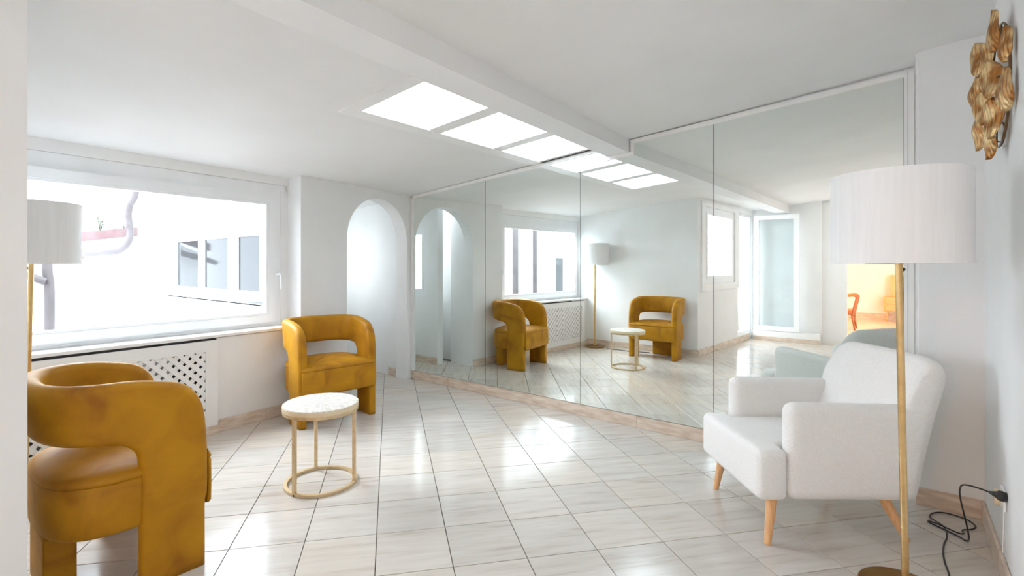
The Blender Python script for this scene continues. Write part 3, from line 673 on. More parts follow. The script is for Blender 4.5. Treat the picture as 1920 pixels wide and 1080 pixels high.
# ------------------------------------------------------------------ mustard barrel chairs
def make_chair(label, loc, rz, group):
    t = thing('barrel_chair', label, 'armchair', loc, rz, group)
    rx, ry, yf = 0.306, 0.236, -0.273         # centreline: half-ellipse at the back, straight arms to the front
    # arc-length table
    tab = [(0.0, 0.0)]; n = 160
    for i in range(1, n+1):
        a0_, a1_ = PI/2*(i-1)/n, PI/2*i/n
        e0 = (rx*math.sin(a0_)**(2/2.7), ry*max(0, math.cos(a0_))**(2/2.7)); e1_ = (rx*math.sin(a1_)**(2/2.7), ry*max(0, math.cos(a1_))**(2/2.7)); tab.append((tab[-1][0] + math.hypot(e1_[0]-e0[0], e1_[1]-e0[1]), a1_))
    Lq = tab[-1][0]; y0 = 0.0
    ex = 2/2.7
    def ell(ph): return rx*max(0, math.sin(ph))**ex, ry*max(0, math.cos(ph))**ex
    def plan(s):
        sg = 1 if s >= 0 else -1; a = abs(s)
        if a <= Lq:
            for i in range(n):
                if tab[i+1][0] >= a - 1e-9: break
            f = (a - tab[i][0])/(tab[i+1][0]-tab[i][0]); ph = tab[i][1] + f*(tab[i+1][1]-tab[i][1])
            ex_, ey_ = ell(ph); p = Vector((sg*ex_, y0 + ey_, 0)); nn = Vector((sg*(ex_/rx)**1.7/rx, (ey_/ry)**1.7/ry, 0)).normalized(); b = min(1, ey_/ry)
        else:
            p = Vector((sg*rx, y0 - (a-Lq), 0)); nn = Vector((sg, 0, 0)); b = 0
        return p, nn, b
    LT = Lq - yf
    q = lambda x: x     # outer curve (top edge, rounded front corner, down to the foot)
    Oc = [(0, .845), (.10, .845), (.20, .845), (.30, .845), (Lq-.03, .842), (Lq+.06, .830), (LT-.105, .802), (LT-.050, .755), (LT-.018, .69), (LT-.006, .60), (LT, .50), (LT, .40), (LT-.003, .31), (LT-.010, .285), (LT-.010, .13), (LT-.010, 0)]
    Ic = [(0, .611), (.09, .611), (.17, .611), (.24, .610), (.30, .607), (.345, .602), (Lq-.045, .592), (Lq-.010, .570), (Lq+.012, .54), (Lq+.020, .48), (Lq+.020, .42), (Lq+.020, .36), (Lq+.020, .31), (Lq+.020, .285), (Lq+.020, .13), (Lq+.020, 0)]
    def dens(c): return catmull([Vector((a, b, 0)) for a, b in c], 3)
    Od, Id = dens(Oc), dens(Ic)
    seqO = [(-p.x, p.y) for p in Od[::-1]] + [(p.x, p.y) for p in Od[1:]]
    seqI = [(-p.x, p.y) for p in Id[::-1]] + [(p.x, p.y) for p in Id[1:]]
    T2 = 0.037; K = 9
    bm = bmesh.new(); rings = []
    for (so, zo), (si, zi) in zip(seqO, seqI):
        w = math.hypot(so-si, zo-zi)/2
        ring = []
        m_ = (zo+zi)/2; leg = max(0.0, min(1.0, (0.290-m_)/0.02))
        tt = T2*(1 - 0.16*leg)
        er = min(w*0.9, 0.016 + 0.018*max(0.0, min(1.0, (m_-.30)/.15)))
        prof = []
        for j in range(K+1):            # across, outside face then inside face; edge rounding in the fraction er/w
            prof.append(-1 + 2*j/K)
        def pos(fr, side):
            # fr -1..1 from inner boundary to outer boundary
            ds = (1 - abs(fr))*w
            h_ = tt if ds >= er else tt*math.sqrt(max(0, 1-((er-ds)/er)**2))
            u_ = (fr+1)/2; s_ = si + (so-si)*u_; z_ = zi + (zo-zi)*u_
            p, nn, b = plan(s_)
            fl = 0.030*b*max(0, min(1, (z_-.55)/.30))**1.4
            return p + nn*(side*h_ + fl) + Vector((0, 0, z_))
        frs = [-1, -1+.12*er/w, -1+.35*er/w, -1+.7*er/w, -1+er/w, -.4*(1-er/w), 0, .4*(1-er/w), 1-er/w, 1-.7*er/w, 1-.35*er/w, 1-.12*er/w, 1]
        for f_ in frs: ring.append(bm.verts.new(pos(f_, 1)))
        for f_ in frs[::-1][1:-1]: ring.append(bm.verts.new(pos(f_, -1)))
        rings.append(ring)
    nr = len(rings[0])
    for a, b in zip(rings, rings[1:]):
        for j in range(nr): bm.faces.new((a[j], a[(j+1) % nr], b[(j+1) % nr], b[j]))
    bm.faces.new(rings[0][::-1]); bm.faces.new(rings[-1])
    build('shell', bm, M['velvet'], t, smooth=True)
    # seat: D-shaped base and domed cushion
    def outline(k_=56, grow=0.0):
        pts = []
        for i in range(k_+1):
            a = PI*i/k_; ca, sa = math.cos(a), math.sin(a)
            pts.append(((0.330+grow)*math.copysign(abs(ca)**(2/2.8), ca), -0.02 + (0.282+grow)*max(0, sa)**(2/2.8)))
        # between the arms the seat is narrower; its front panel spans the full width
        side = [(-(0.3285+grow), -0.028), (-(0.266+grow), -0.034), (-(0.266+grow), -0.12), (-(0.266+grow), -0.2735), (-(0.320+grow), -0.2745), (-(0.325+grow), -0.279), (-(0.321+grow), -0.287-grow), (-(0.30+grow), -0.291-grow)]
        fr_ = [(x, -0.293-grow) for x in (-.18, -.09, 0, .09, .18)]
        return pts + side + fr_ + [(-x, y) for x, y in side[::-1]]
    def loft(levels):
        bm = bmesh.new(); rs = []
        for gr, z in levels: rs.append([bm.verts.new((x, y, z)) for x, y in outline(grow=gr)])
        n_ = len(rs[0])
        for a, b in zip(rs, rs[1:]):
            for i in range(n_): bm.faces.new((a[i], a[(i+1) % n_], b[(i+1) % n_], b[i]))
        bm.faces.new(rs[0][::-1]); 
        # dome the last ring toward the centre
        last = rs[-1]; cur = last; zl = levels[-1][1]
        for f_, dz in ((0.86, .012), (0.65, .020), (0.40, .025), (0.15, .026)):
            nx = [bm.verts.new((v.co.x*f_, v.co.y*f_, zl+dz if levels[-1][1] > .4 else zl)) for v in last]
            for i in range(n_): bm.faces.new((cur[i], cur[(i+1) % n_], nx[(i+1) % n_], nx[i]))
            cur = nx
        bm.faces.new(cur)
        return bm
    build('seat_base', loft([(-.030, .252), (-.010, .255), (0, .268), (0.001, .34), (0, .447), (-.004, .4535)]), M['velvet'], t, smooth=True)
    build('seat_cushion', loft([(-.004, .454), (0.0, .459), (0.0, .468), (-.006, .480), (-.020, .490)]), M['velvet'], t, smooth=True)
    bm = rbox(0.29, 0.105, 0.251, 0.014, 3); xf(bm, Matrix.Translation((0, 0.195, 0.126))); build('rear_leg', bm, M['velvet'], t)
    for sx in (-1, 1):
        for yy in (-.20, -.03):
            bm = bmesh.new(); cyl(bm, (sx*rx, yy, -0.0), (sx*rx, yy, 0.006), .012, n=10); build('glide', bm, M['black'], t)
    return t
CH = 'mustard velvet barrel chairs'
make_chair('nearest mustard yellow velvet barrel chair, at the left edge beside the radiator cover', (-2.660, 0.604, 0.0), PI, CH)
c2 = make_chair('mustard yellow velvet barrel chair standing in front of the arch behind the round side table', (-3.838, 2.400, 0.0), R(82.0), CH)

# ------------------------------------------------------------------ round side table
tb = thing('side_table', 'small round side table with carved white top and gold ring frame', 'table', (-2.668, 1.632, 0))
bm = bmesh.new(); lathe(bm, [(0, .452), (.212, .452), (.2155, .456), (.2155, .478), (.214, .481), (0, .481)], 64); o = build('tabletop', bm, M['pearl'], tb); smooth_by_angle(o)
bm = bmesh.new(); lathe(bm, [(.2158, .4525), (.2185, .4525), (.2185, .4775), (.2158, .4775)], 64, closed=True); o = build('edge_band', bm, M['cream'], tb); smooth_by_angle(o)
bm = bmesh.new(); lathe(bm, [(.203, .434), (.217, .434), (.217, .4518), (.203, .4518)], 64, closed=True); o = build('top_ring', bm, M['gold_paint'], tb); smooth_by_angle(o)
bm = bmesh.new(); lathe(bm, [(.190, .0005), (.212, .0005), (.212, .017), (.190, .017)], 64, closed=True); o = build('base_ring', bm, M['gold_paint'], tb); smooth_by_angle(o)
for (lx, ly_) in ((-2.622, 1.437), (-2.845, 1.705), (-2.509, 1.755)):
    dx, dy = lx + 2.668, ly_ - 1.632; a = math.atan2(dy, dx)
    bm = BX(-.009, .009, -.010, .010, .0172, .4338); xf(bm, Matrix.Rotation(a, 4, 'Z')); xf(bm, Matrix.Translation((.201*math.cos(a), .201*math.sin(a), 0)))
    build('leg', bm, M['gold_paint'], tb)
for a in (R(-75), R(-128)):
    bm = bmesh.new(); cyl(bm, (.2119*math.cos(a), .2119*math.sin(a), .007), (.2145*math.cos(a), .2145*math.sin(a), .007), .005, n=10); build('screw', bm, M['black'], tb)

# ------------------------------------------------------------------ floor lamps
def make_lamp(label, base, sh, rot=0):
    """base: foot centre; sh: shade centre (the pole leans slightly)"""
    t = thing('floor_lamp', label, 'floor lamp', (base[0], base[1], 0), 0, 'brass floor lamps with drum shades')
    bm = bmesh.new(); lathe(bm, [(0, .0005), (.148, .0005), (.154, .006), (.154, .014), (.150, .019), (.03, .021), (0, .021)], 56); o = build('base', bm, M['base_bronze'], t); smooth_by_angle(o)
    dx, dy = sh[0]-base[0], sh[1]-base[1]
    P = lambda z: Vector((dx*z/1.5, dy*z/1.5, z))
    bm = bmesh.new(); cyl(bm, P(.0212), P(.05), .022, .014, 20); build('pole_collar', bm, M['gold'], t, smooth=True)
    bm = bmesh.new(); cyl(bm, P(.0502), P(1.42), .0125, n=20); o = build('pole', bm, M['gold'], t); smooth_by_angle(o, 40)
    q = P(1.285); side = Vector((math.cos(rot), math.sin(rot), 0))
    bm = bmesh.new(); cyl(bm, q+side*.0126, q+side*.022, .008, n=14); build('switch_knob', bm, M['black'], t)
    c = P(1.48)
    bm = bmesh.new(); r_ = .2150
    lathe(bm, [(r_, -.165), (r_, .165), (r_-.003, .165), (r_-.003, -.165)], 72, (c.x, c.y, c.z), closed=True); o = build('lamp_shade', bm, M['shade'], t); smooth_by_angle(o)
    for z_ in (-.165, .165):
        bm = bmesh.new(); lathe(bm, [(r_+.0012, -.006), (r_+.0012, .006), (r_-.0042, .006), (r_-.0042, -.006)], 72, (c.x, c.y, c.z+z_), closed=True)
        o = build('shade_trim', bm, M['shade'], t); smooth_by_angle(o)
    bm = bmesh.new()
    for i in range(3):
        a = 2*PI*i/3; cyl(bm, c+Vector((0, 0, .145)), c+Vector(((r_-.004)*math.cos(a), (r_-.004)*math.sin(a), .150)), .002, n=6)
    build('spider', bm, M['gold'], t)
    bm = bmesh.new(); cyl(bm, P(1.4202), P(1.48), .018, n=16); build('socket', bm, M['black'], t)
    bm = bmesh.new(); bmesh.ops.create_uvsphere(bm, u_segments=16, v_segments=10, radius=.03); xf(bm, Matrix.Translation(P(1.508))); build('bulb', bm, M['pvc'], t, smooth=True)
    return t
make_lamp('brass floor lamp with white drum shade, in the right foreground before the white armchair', (0.018, 2.557), (-0.006, 2.478), 0.9)
make_lamp('brass floor lamp whose shade shows at the left edge before the window', (-3.745, 0.455), (-3.728, 0.486), 3.6)

# ------------------------------------------------------------------ white boucle armchair
BK = Vector((0.775, 0.632, 0)).normalized(); LT_ = Vector((-BK.y, BK.x, 0))     # back direction, lateral (toward the mirror)
ang = math.atan2(BK.y, BK.x) - PI/2
# local frame: +y = back, +x = right ; lateral toward mirror = -x
org = Vector((-0.474, 2.610, 0)) + LT_*0.29
ac = thing('white_armchair', 'white boucle armchair on splayed beech legs in front of the mirror, behind the brass lamp', 'armchair', org, ang)
HW = 0.315; XC = 0.022
def soft(bm, name, parent=ac):
    for v in bm.verts: v.co.x += XC
    return build(name, bm, M['boucle'], parent, smooth=True)
# seat: T-shaped block, its nose wider than the part between the arms
bm = bmesh.new(); w1, w2 = HW-.003, HW-.098
prism(bm, [(-w1, -.065), (w1, -.065), (w1, .075), (w2, .075), (w2, .60), (-w2, .60), (-w2, .075), (-w1, .075)], lambda a, b: (a, b, .212), lambda a, b: (a, b, .447))
bmesh.ops.recalc_face_normals(bm, faces=bm.faces[:])
bmesh.ops.bevel(bm, geom=[e for e in bm.edges if not (abs(e.verts[0].co.y-.075) < 1e-3 and abs(e.verts[1].co.y-.075) < 1e-3 and abs(abs(e.verts[0].co.x)-w2) < 1e-3 and abs(abs(e.verts[1].co.x)-w2) < 1e-3)], offset=.034, segments=5, profile=.5, affect='EDGES', clamp_overlap=True)
for v in bm.verts:
    if v.co.z > .40: v.co.z += .012*math.cos(min(1, abs(v.co.x)/HW)*PI/2)
soft(bm, 'seat')
# arms: rear edge slanting with the back
for sx in (-1, 1):
    bm = rbox(0.100, 0.605, 0.448, 0.048, 6, cuts=2)
    for v in bm.verts:
        z_ = v.co.z + .224; f_ = (v.co.y + .3025)/.605
        v.co.y += f_*(.075*(z_/.448) - .02) ; v.co.z -= .012*f_*(z_/.448)
    xf(bm, Matrix.Translation((sx*(HW-.047), 0.378, 0.438))); soft(bm, 'armrest')
# backrest: wedge-shaped in profile, leaning back, rounded ends
prof = [(.50, .216), (.60, .213), (.655, .222), (.682, .30), (.718, .45), (.760, .62), (.795, .76), (.805, .812), (.797, .848), (.765, .866), (.732, .858), (.708, .825), (.672, .76), (.605, .64), (.540, .52), (.50, .42), (.48, .30)]
cp_ = catmull([Vector((0, a, b)) for a, b in prof + [prof[0]]], 3)[:-1]
cen = Vector((0, .64, .56)); bm = bmesh.new(); rs = []
for i in range(25):
    t_ = -1 + 2*i/24; x_ = (HW - .008)*t_ if t_ > 0 else HW*t_
    e_ = max(0, (abs(x_) - (HW-.055))/.055); ins = .034*(1-math.sqrt(max(0, 1-e_*e_)))
    e2 = max(0, (abs(x_) - (HW-.10))/.10); drop = .055*(1-math.sqrt(max(0, 1-e2*e2)))
    ring = []
    for p in cp_:
        d = (cen - p); dl = Vector((0, d.y, d.z*.25)); q_ = p + (dl.normalized()*min(ins, dl.length*.9) if dl.length > 0 else Vector())
        k_ = max(0, (q_.z-.6)/.27); ring.append(bm.verts.new((x_, q_.y, q_.z - drop*k_ + .008*k_*(1-(x_/HW)**2))))
    rs.append(ring)
n_ = len(cp_)
for a, b in zip(rs, rs[1:]):
    for i in range(n_): bm.faces.new((a[i], a[(i+1) % n_], b[(i+1) % n_], b[i]))
bm.faces.new(rs[0][::-1]); bm.faces.new(rs[-1])
soft(bm, 'backrest')
for (x0_, y0_, x1_, y1_) in ((.295, -.004, .268, .03), (-.276, .012, -.25, .04), (.262, .668, .24, .57), (-.25, .668, -.22, .57)):
    bm = bmesh.new(); cyl(bm, (x0_, y0_, 0.0005), (x1_, y1_, 0.205), .0145, .025, 20); o = build('leg', bm, M['beech'], ac); smooth_by_angle(o, 50)

# ------------------------------------------------------------------ gold wall decoration
wd = thing('wall_art', 'gold metal wall decoration of overlapping pleated leaves on a round wire frame', 'wall decoration', (0.334, 2.90, 2.035))
bm = bmesh.new()
RR = 0.245
ringp = [(-0.018, RR*math.cos(2*PI*i/48), RR*math.sin(2*PI*i/48)) for i in range(48)]
rv = []
for i, p in enumerate(ringp):
    a = 2*PI*i/48; rv.append([bm.verts.new((p[0]+.005*math.cos(b), (RR+.005*math.sin(b))*math.cos(a), (RR+.005*math.sin(b))*math.sin(a))) for b in (0, PI/2, PI, 3*PI/2)])
for i in range(48):
    a, b = rv[i], rv[(i+1) % 48]
    for j in range(4): bm.faces.new((a[j], a[(j+1) % 4], b[(j+1) % 4], b[j]))
build('wire_ring', bm, M['brown_edge'], wd, smooth=True)
def leafmesh(seed, w=.092, h=.150):
    rr = random.Random(seed); bm = bmesh.new(); nu, nv = 14, 20; th = .0022; ph = rr.uniform(0, 6)
    def P(u, v):
        z = (v-.5)*h; hw = w*0.5*max(0.06, math.sin(PI*min(1, max(0, v)))**0.55)*(1+.07*math.sin(9*v+ph))
        y = (u-.5)*2*hw; x = -.010*math.cos((u-.5)*PI) - .0035*math.sin(2*PI*v+ph) - .0022*math.sin(u*PI*9+ph)*(1-v*.6) + .008*(u-.5)*math.sin(4*v+ph)
        return Vector((x, y, z))
    fr = [[bm.verts.new(P(i/nu, j/nv)) for i in range(nu+1)] for j in range(nv+1)]
    bk = [[bm.verts.new(P(i/nu, j/nv)+Vector((th, 0, 0))) for i in range(nu+1)] for j in range(nv+1)]
    for j in range(nv):
        for i in range(nu):
            bm.faces.new((fr[j][i], fr[j][i+1], fr[j+1][i+1], fr[j+1][i])); bm.faces.new((bk[j][i], bk[j+1][i], bk[j+1][i+1], bk[j][i+1]))
    for j in range(nv):
        bm.faces.new((fr[j][0], fr[j+1][0], bk[j+1][0], bk[j][0])); bm.faces.new((fr[j][nu], bk[j][nu], bk[j+1][nu], fr[j+1][nu]))
    for i in range(nu):
        bm.faces.new((fr[0][i], bk[0][i], bk[0][i+1], fr[0][i+1])); bm.faces.new((fr[nv][i], fr[nv][i+1], bk[nv][i+1], bk[nv][i]))
    return bm
# (dx from the wall, y, z, tilt, scale)
LEAVES = [(.050, -.125, .190, .05, 1.1), (.075, .08, .150, -.12, 1.0), (.028, -.22, .100, .05, .9), (.060, -.02, .110, .1, .95), (.055, -.10, .005, -.08, 1.05), (.075, .11, .01, .1, 1.0),
          (.030, -.225, -.07, .12, 1.1), (.065, .03, -.075, -.15, 1.0), (.050, -.09, -.145, .1, 1.1), (.070, .09, -.165, .2, 1.0), (.052, -.03, -.225, .15, 1.0), (.040, .17, .08, 0, 1.0), (.045, .2, -.06, .1, 1.0)]
for i, (dx, y, z, tl, s) in enumerate(LEAVES):
    bm = leafmesh(i); xf(bm, Matrix.Translation((-dx, y, z)) @ Matrix.Rotation(tl, 4, 'X') @ Matrix.Rotation(R(14 + 30*((i*37 % 10)/10)), 4, 'Z') @ Matrix.Scale(s, 4))
    build('leaf', bm, M['leaf'], wd, smooth=True)
    bm = bmesh.new(); rr_ = math.hypot(y, z); k_ = RR/max(rr_, .05)
    tube(bm, [(-dx+.006, y, z), (-.020, y + (y*k_-y)*.5, z + (z*k_-z)*.5), (-.018, y*k_, z*k_)], .0028, 6); build('wire', bm, M['brown_edge'], wd)

# ------------------------------------------------------------------ socket, plug, cords
so = thing('wall_socket', 'cream wall socket low on the right wall with a plug in it', 'socket', (0.334, 2.93, 0.338))
bm = rbox(.010, .085, .085, .004, 2); xf(bm, Matrix.Translation((-.005, 0, 0))); build('plate', bm, M['trim'], so)
bm = bmesh.new(); cyl(bm, (-.0101, .055, -.018), (-.028, .055, -.018), .034, .032, 24); build('socket_box', bm, M['cream'], so)
wc = bmesh.new(); tube(wc, catmull([(.332, 2.945, .292), (.332, 2.955, .20), (.331, 2.965, .13), (.3305, 2.96, .10)], 4), .0025, 6)
tag(build('cable', wc, M['trim'], None, smooth=True), 'thin white cable running down from the wall socket to the skirting', 'cable')
lc = thing('power_cord', 'black lamp cord with plug, looped on the tiles beside the right wall', 'cord', (0.2, 3.1, 0))
L0 = Vector((0.2, 3.1, 0))
pl = [(0.282, 2.842, .380), (0.258, 2.896, .369), (0.228, 2.959, .353), (0.210, 3.008, .331), (0.208, 3.077, .282), (0.218, 3.165, .206), (0.240, 3.251, .091), (0.252, 3.262, .010),
      (0.240, 3.222, .006), (0.219, 3.254, .004), (0.162, 3.300, .004), (0.110, 3.345, .005), (0.140, 3.335, .010), (0.209, 3.285, .010), (0.236, 3.300, .006), (0.237, 3.345, .005), (0.273, 3.385, .005), (0.289, 3.44, .005), (0.258, 3.50, .005), (0.181, 3.515, .006), (0.133, 3.47, .006), (0.120, 3.405, .006), (0.150, 3.348, .010), (0.171, 3.313, .006), (0.173, 3.211, .004), (0.159, 3.128, .004), (0.151, 3.032, .004), (0.151, 2.935, .004), (0.159, 2.824, .004), (0.15, 2.72, .004), (0.10, 2.665, .004), (0.07, 2.64, .010)]
bm = bmesh.new(); tube(bm, catmull([Vector(p)-L0 for p in pl], 6), .0034, 8); build('cord', bm, M['black'], lc, smooth=True)
bm = bmesh.new(); cyl(bm, Vector((0.282, 2.842, .380))-L0, Vector((0.316, 2.880, .362))-L0, .006, .018, 14); cyl(bm, Vector((0.316, 2.880, .362))-L0, Vector((0.327, 2.892, .357))-L0, .021, .021, 16); build('plug', bm, M['black'], lc)
bm = bmesh.new(); tube(bm, catmull([(-3.545, .47, .012), (-3.45, .52, .004), (-3.35, .50, .004), (-3.22, .50, .004), (-3.12, .53, .004), (-3.02, .47, .004), (-2.93, .44, .004), (-2.86, .42, .004)], 6), .004, 6)
tag(build('power_cord', bm, M['black'], None, smooth=True), 'black cord on the floor behind the nearer mustard chair, seen in the mirror', 'cord')

# ------------------------------------------------------------------ courtyard outside
# building with the three-pane window (wall along X)
b1 = thing('building', 'white house wall with a three-pane window, right side of the courtyard view', 'building', (-9.5, 2.6, -2))
o1 = Vector((-9.5, 2.6, -2))
def lb(bm): return xf(bm, Matrix.Translation(-o1))
WX0, WX1, WZ0, WZ1 = -8.66, -5.20, 0.845, 1.775
bm = bmesh.new(); box(bm, -9.55, WX0, 2.6, 2.69, -2, 6); box(bm, WX1, -4.62, 2.6, 2.69, -2, 6); box(bm, WX0, WX1, 2.6, 2.69, -2, WZ0); box(bm, WX0, WX1, 2.6, 2.69, WZ1, 6)
box(bm, WX0, WX1, 2.85, 2.95, WZ0-.1, WZ1+.1); box(bm, WX0-.1, WX0, 2.69, 2.95, WZ0-.1, WZ1+.1); box(bm, WX1, WX1+.1, 2.69, 2.95, WZ0-.1, WZ1+.1)
build('house_wall', lb(bm), M['stucco'], b1)
w = bmesh.new(); yy0, yy1 = 2.715, 2.79
for b in ((WX0+.001, WX1-.001, yy0, yy1, WZ0+.03, WZ0+.11), (WX0+.001, WX1-.001, yy0, yy1, WZ1-.08, WZ1-.001), (WX0+.001, -8.45, yy0, yy1, WZ0+.11, WZ1-.08), (-7.49, -7.42, yy0, yy1, WZ0+.11, WZ1-.08), (-6.52, -6.38, yy0, yy1, WZ0+.11, WZ1-.08), (-5.66, -5.56, yy0, yy1, WZ0+.11, WZ1-.08)): box(w, *b)
wf = build('window_frame', lb(w), M['pvc'], b1)
for x0_, x1_ in ((-8.45, -7.49), (-7.42, -6.52), (-6.38, -5.66), (-5.56, WX1)):
    w = bmesh.new()
    for b in ((x0_, x1_, yy0-.01, yy0+.03, WZ0+.11, WZ0+.15), (x0_, x1_, yy0-.01, yy0+.03, WZ1-.12, WZ1-.08), (x0_, x0_+.06, yy0-.01, yy0+.03, WZ0+.15, WZ1-.12), (x1_-.06, x1_, yy0-.01, yy0+.03, WZ0+.15, WZ1-.12)): box(w, *b)
    build('casement', lb(w), M['pvc'], wf); 
    w = BX(x0_+.06, x1_-.06, yy0+.012, yy0+.02, WZ0+.15, WZ1-.12); build('pane', lb(w), M['dark_glass'], wf)
bm = BX(WX0-.10, WX1+.05, 2.52, 2.71, WZ0-.045, WZ0); build('stone_sill', lb(bm), M['stucco'], b1)
# building across the court, seen face on
camv = Vector((-math.sin(TH), math.cos(TH), 0)); camr = Vector((math.cos(TH), math.sin(TH), 0))
cornr = Vector((-9.528, 2.60, 0))
FB = frame(cornr.x, cornr.y, -camr.x, -camr.y)     # local x runs left along the wall; local y = toward us or away
sgn_ = 1 if (FB.to_3x3() @ Vector((0, 1, 0))).dot(camv) < 0 else -1
b2 = thing('building', 'low white outbuilding with red fascia gutter across the courtyard', 'building', cornr + Vector((0, 0, -2)))
o1 = cornr + Vector((0, 0, -2))
bm = bmesh.new()
pts = [(0.02, -2), (1.60, -2), (1.60, 1.55), (0.02, 1.78)]
prism(bm, pts, lambda a, b: FB @ Vector((a, 0, b)), lambda a, b: FB @ Vector((a, -sgn_*0.5, b))); build('house_wall', lb(bm), M['stucco'], b2)
bm = bmesh.new(); prism(bm, [(0.10, 1.785), (1.9, 1.60), (1.9, 1.75), (0.10, 1.925)], lambda a, b: FB @ Vector((a, sgn_*.002, b)), lambda a, b: FB @ Vector((a, sgn_*.10, b))); build('fascia', lb(bm), M['fascia'], b2)
# drainpipes
def pipe(label, pts, r, k_=6):
    bm = bmesh.new(); tube(bm, catmull(pts, k_), r, 14); return tag(build('drainpipe', bm, M['brown_pipe'], None, smooth=True), label, 'pipe')
Q = lambda a, z, d=.16: FB @ Vector((a, sgn_*d, z))
dp = pipe('bent mauve drainpipe running under the red fascia and up the courtyard corner', [Q(2.0, 1.36), Q(1.5, 1.42), Q(0.9, 1.475), Q(0.42, 1.515), Q(0.27, 1.55), Q(0.14, 1.68), Q(0.11, 1.86), Q(0.14, 2.1), Q(0.11, 2.28), Q(0.03, 2.45), Q(0.0, 2.9), Q(0.0, 4.5)], .050)
for aa, zz in ((0.9, 1.47), (0.13, 1.93)):
    bm = bmesh.new(); p = Q(aa, zz); cyl(bm, p - camr*.02 if aa > .5 else p - Vector((0, 0, .02)), p + camr*.02 if aa > .5 else p + Vector((0, 0, .02)), .06, n=14); o = build('pipe_bracket', bm, M['brown_pipe'], dp)
# weeds on the roof edge
def weed(base, h, n_, sd):
    rr = random.Random(sd); base = Vector(base)
    t = thing('weed', '', 'plant', base)
    bm = bmesh.new(); lf = bmesh.new()
    for i in range(n_):
        tip = Vector((rr.uniform(-.16, .16), rr.uniform(-.08, .08), h*rr.uniform(.45, 1)))
        mid = tip*.5 + Vector((rr.uniform(-.04, .04), 0, 0)); cv = catmull([(0, 0, 0), mid, tip], 4); tube(bm, cv, .004, 5)
        for j in range(7):
            c = cv[2 + j % (len(cv)-2)] + Vector((rr.uniform(-.04, .04), rr.uniform(-.03, .03), rr.uniform(-.02, .03))); a = rr.uniform(0, 6); s_ = rr.uniform(.016, .034)
            vv = [lf.verts.new(c + Vector((math.cos(a)*k1*s_*1.6, .003*k2, math.sin(a)*k1*s_ + k2*s_*.5))) for k1, k2 in ((-1, 0), (0, 1), (1, 0), (0, -1))]; lf.faces.new(vv)
    build('stem', bm, M['plant'], t); o = build('leaves', lf, M['plant'], t); o['kind'] = 'stuff'
    return t
p = FB @ Vector((0.72, 0.0, 1.84)); t = weed(p, .42, 7, 3); t['label'] = 'tallest weed growing above the red fascia, near the middle'
p = FB @ Vector((0.30, 0.0, 1.88)); t = weed(p, .20, 6, 5); t['label'] = 'low weed on the roof edge next to the bent drainpipe'
p = FB @ Vector((1.25, 0.0, 1.80)); t = weed(p, .17, 5, 9); t['label'] = 'small weed on the roof edge nearest the lamp shade'
# pale higher house behind
b3 = thing('building', 'tall pale house rising behind the low outbuilding', 'building', cornr + camv*1.2 + Vector((0, 0, -2)))
o1 = Vector(b3.location); F3 = frame(cornr.x + camv.x*1.2, cornr.y + camv.y*1.2, -camr.x, -camr.y)
bm = bmesh.new(); prism(bm, [(-0.4, -2), (1.45, -2), (1.45, 2.68), (1.12, 2.80), (-0.4, 3.4)], lambda a, b: F3 @ Vector((a, 0, b)), lambda a, b: F3 @ Vector((a, -sgn_*.6, b))); build('house_wall', lb(bm), M['stucco'], b3)
bm = bmesh.new(); prism(bm, [(1.47, 2.66), (1.12, 2.80), (-0.4, 3.4), (-0.4, 3.44), (1.12, 2.84), (1.47, 2.70)], lambda a, b: F3 @ Vector((a, sgn_*.05, b)), lambda a, b: F3 @ Vector((a, -sgn_*.6, b))); build('roof_edge', lb(bm), M['radiator'], b3)
# wall on the left of the court (faces our window) with pipes and a window
b4 = thing('building', 'white courtyard wall left of the outbuilding, carrying drainpipes', 'building', (-7.5, 1.18, -2)); o1 = Vector((-7.5, 1.18, -2))
bm = bmesh.new(); wz1 = 1.58
box(bm, -7.62, -7.5, -4.35, 1.18, -2, 1.30); box(bm, -7.62, -7.5, -3.9, 1.18, 1.3, 1.55); box(bm, -7.62, -7.5, -9, -5.15, -2, 4.0); box(bm, -7.62, -7.5, -5.15, -3.9, 1.6, 4.0); box(bm, -7.62, -7.5, -3.9, -1.6, 1.55, 4.0); box(bm, -7.62, -7.5, -5.15, -4.35, -2, -1)
build('house_wall', lb(bm), M['stucco'], b4)
w = bmesh.new()
for b in ((-7.58, -7.53, -5.15, -5.08, -1, 1.6), (-7.58, -7.53, -4.42, -4.35, -1, 1.6), (-7.58, -7.53, -5.08, -4.42, 1.52, 1.6), (-7.58, -7.53, -5.08, -4.42, -1, -.92)): box(w, *b)
wf = build('window_frame', lb(w), M['pvc'], b4); build('pane', lb(BX(-7.56, -7.55, -5.08, -4.42, -.92, 1.52)), M['dark_glass'], wf)
pipe('mauve drainpipe at the left edge of the window view, joined by a slanting branch', [(-7.40, 1.11, -2), (-7.40, 1.11, 0), (-7.40, 1.11, 1.0), (-7.40, 1.09, 1.25), (-7.40, 1.09, 1.7), (-7.42, 1.04, 2.0)], .048, 4)
pipe('slanting grey branch pipe meeting the drainpipe under the lamp shade', [(-7.33, 0.60, 1.34), (-7.33, 0.90, 1.20), (-7.34, 1.06, 1.12)], .042, 4)
pipe('thick grey-mauve drainpipe at the left of the mirrored window', [(-7.3, -2.20, -2), (-7.3, -2.20, 1), (-7.3, -2.20, 4)], .075, 2)
pipe('thinner drainpipe in the middle of the mirrored window', [(-7.3, -3.05, -2), (-7.3, -3.05, 1), (-7.3, -3.05, 4)], .060, 2)

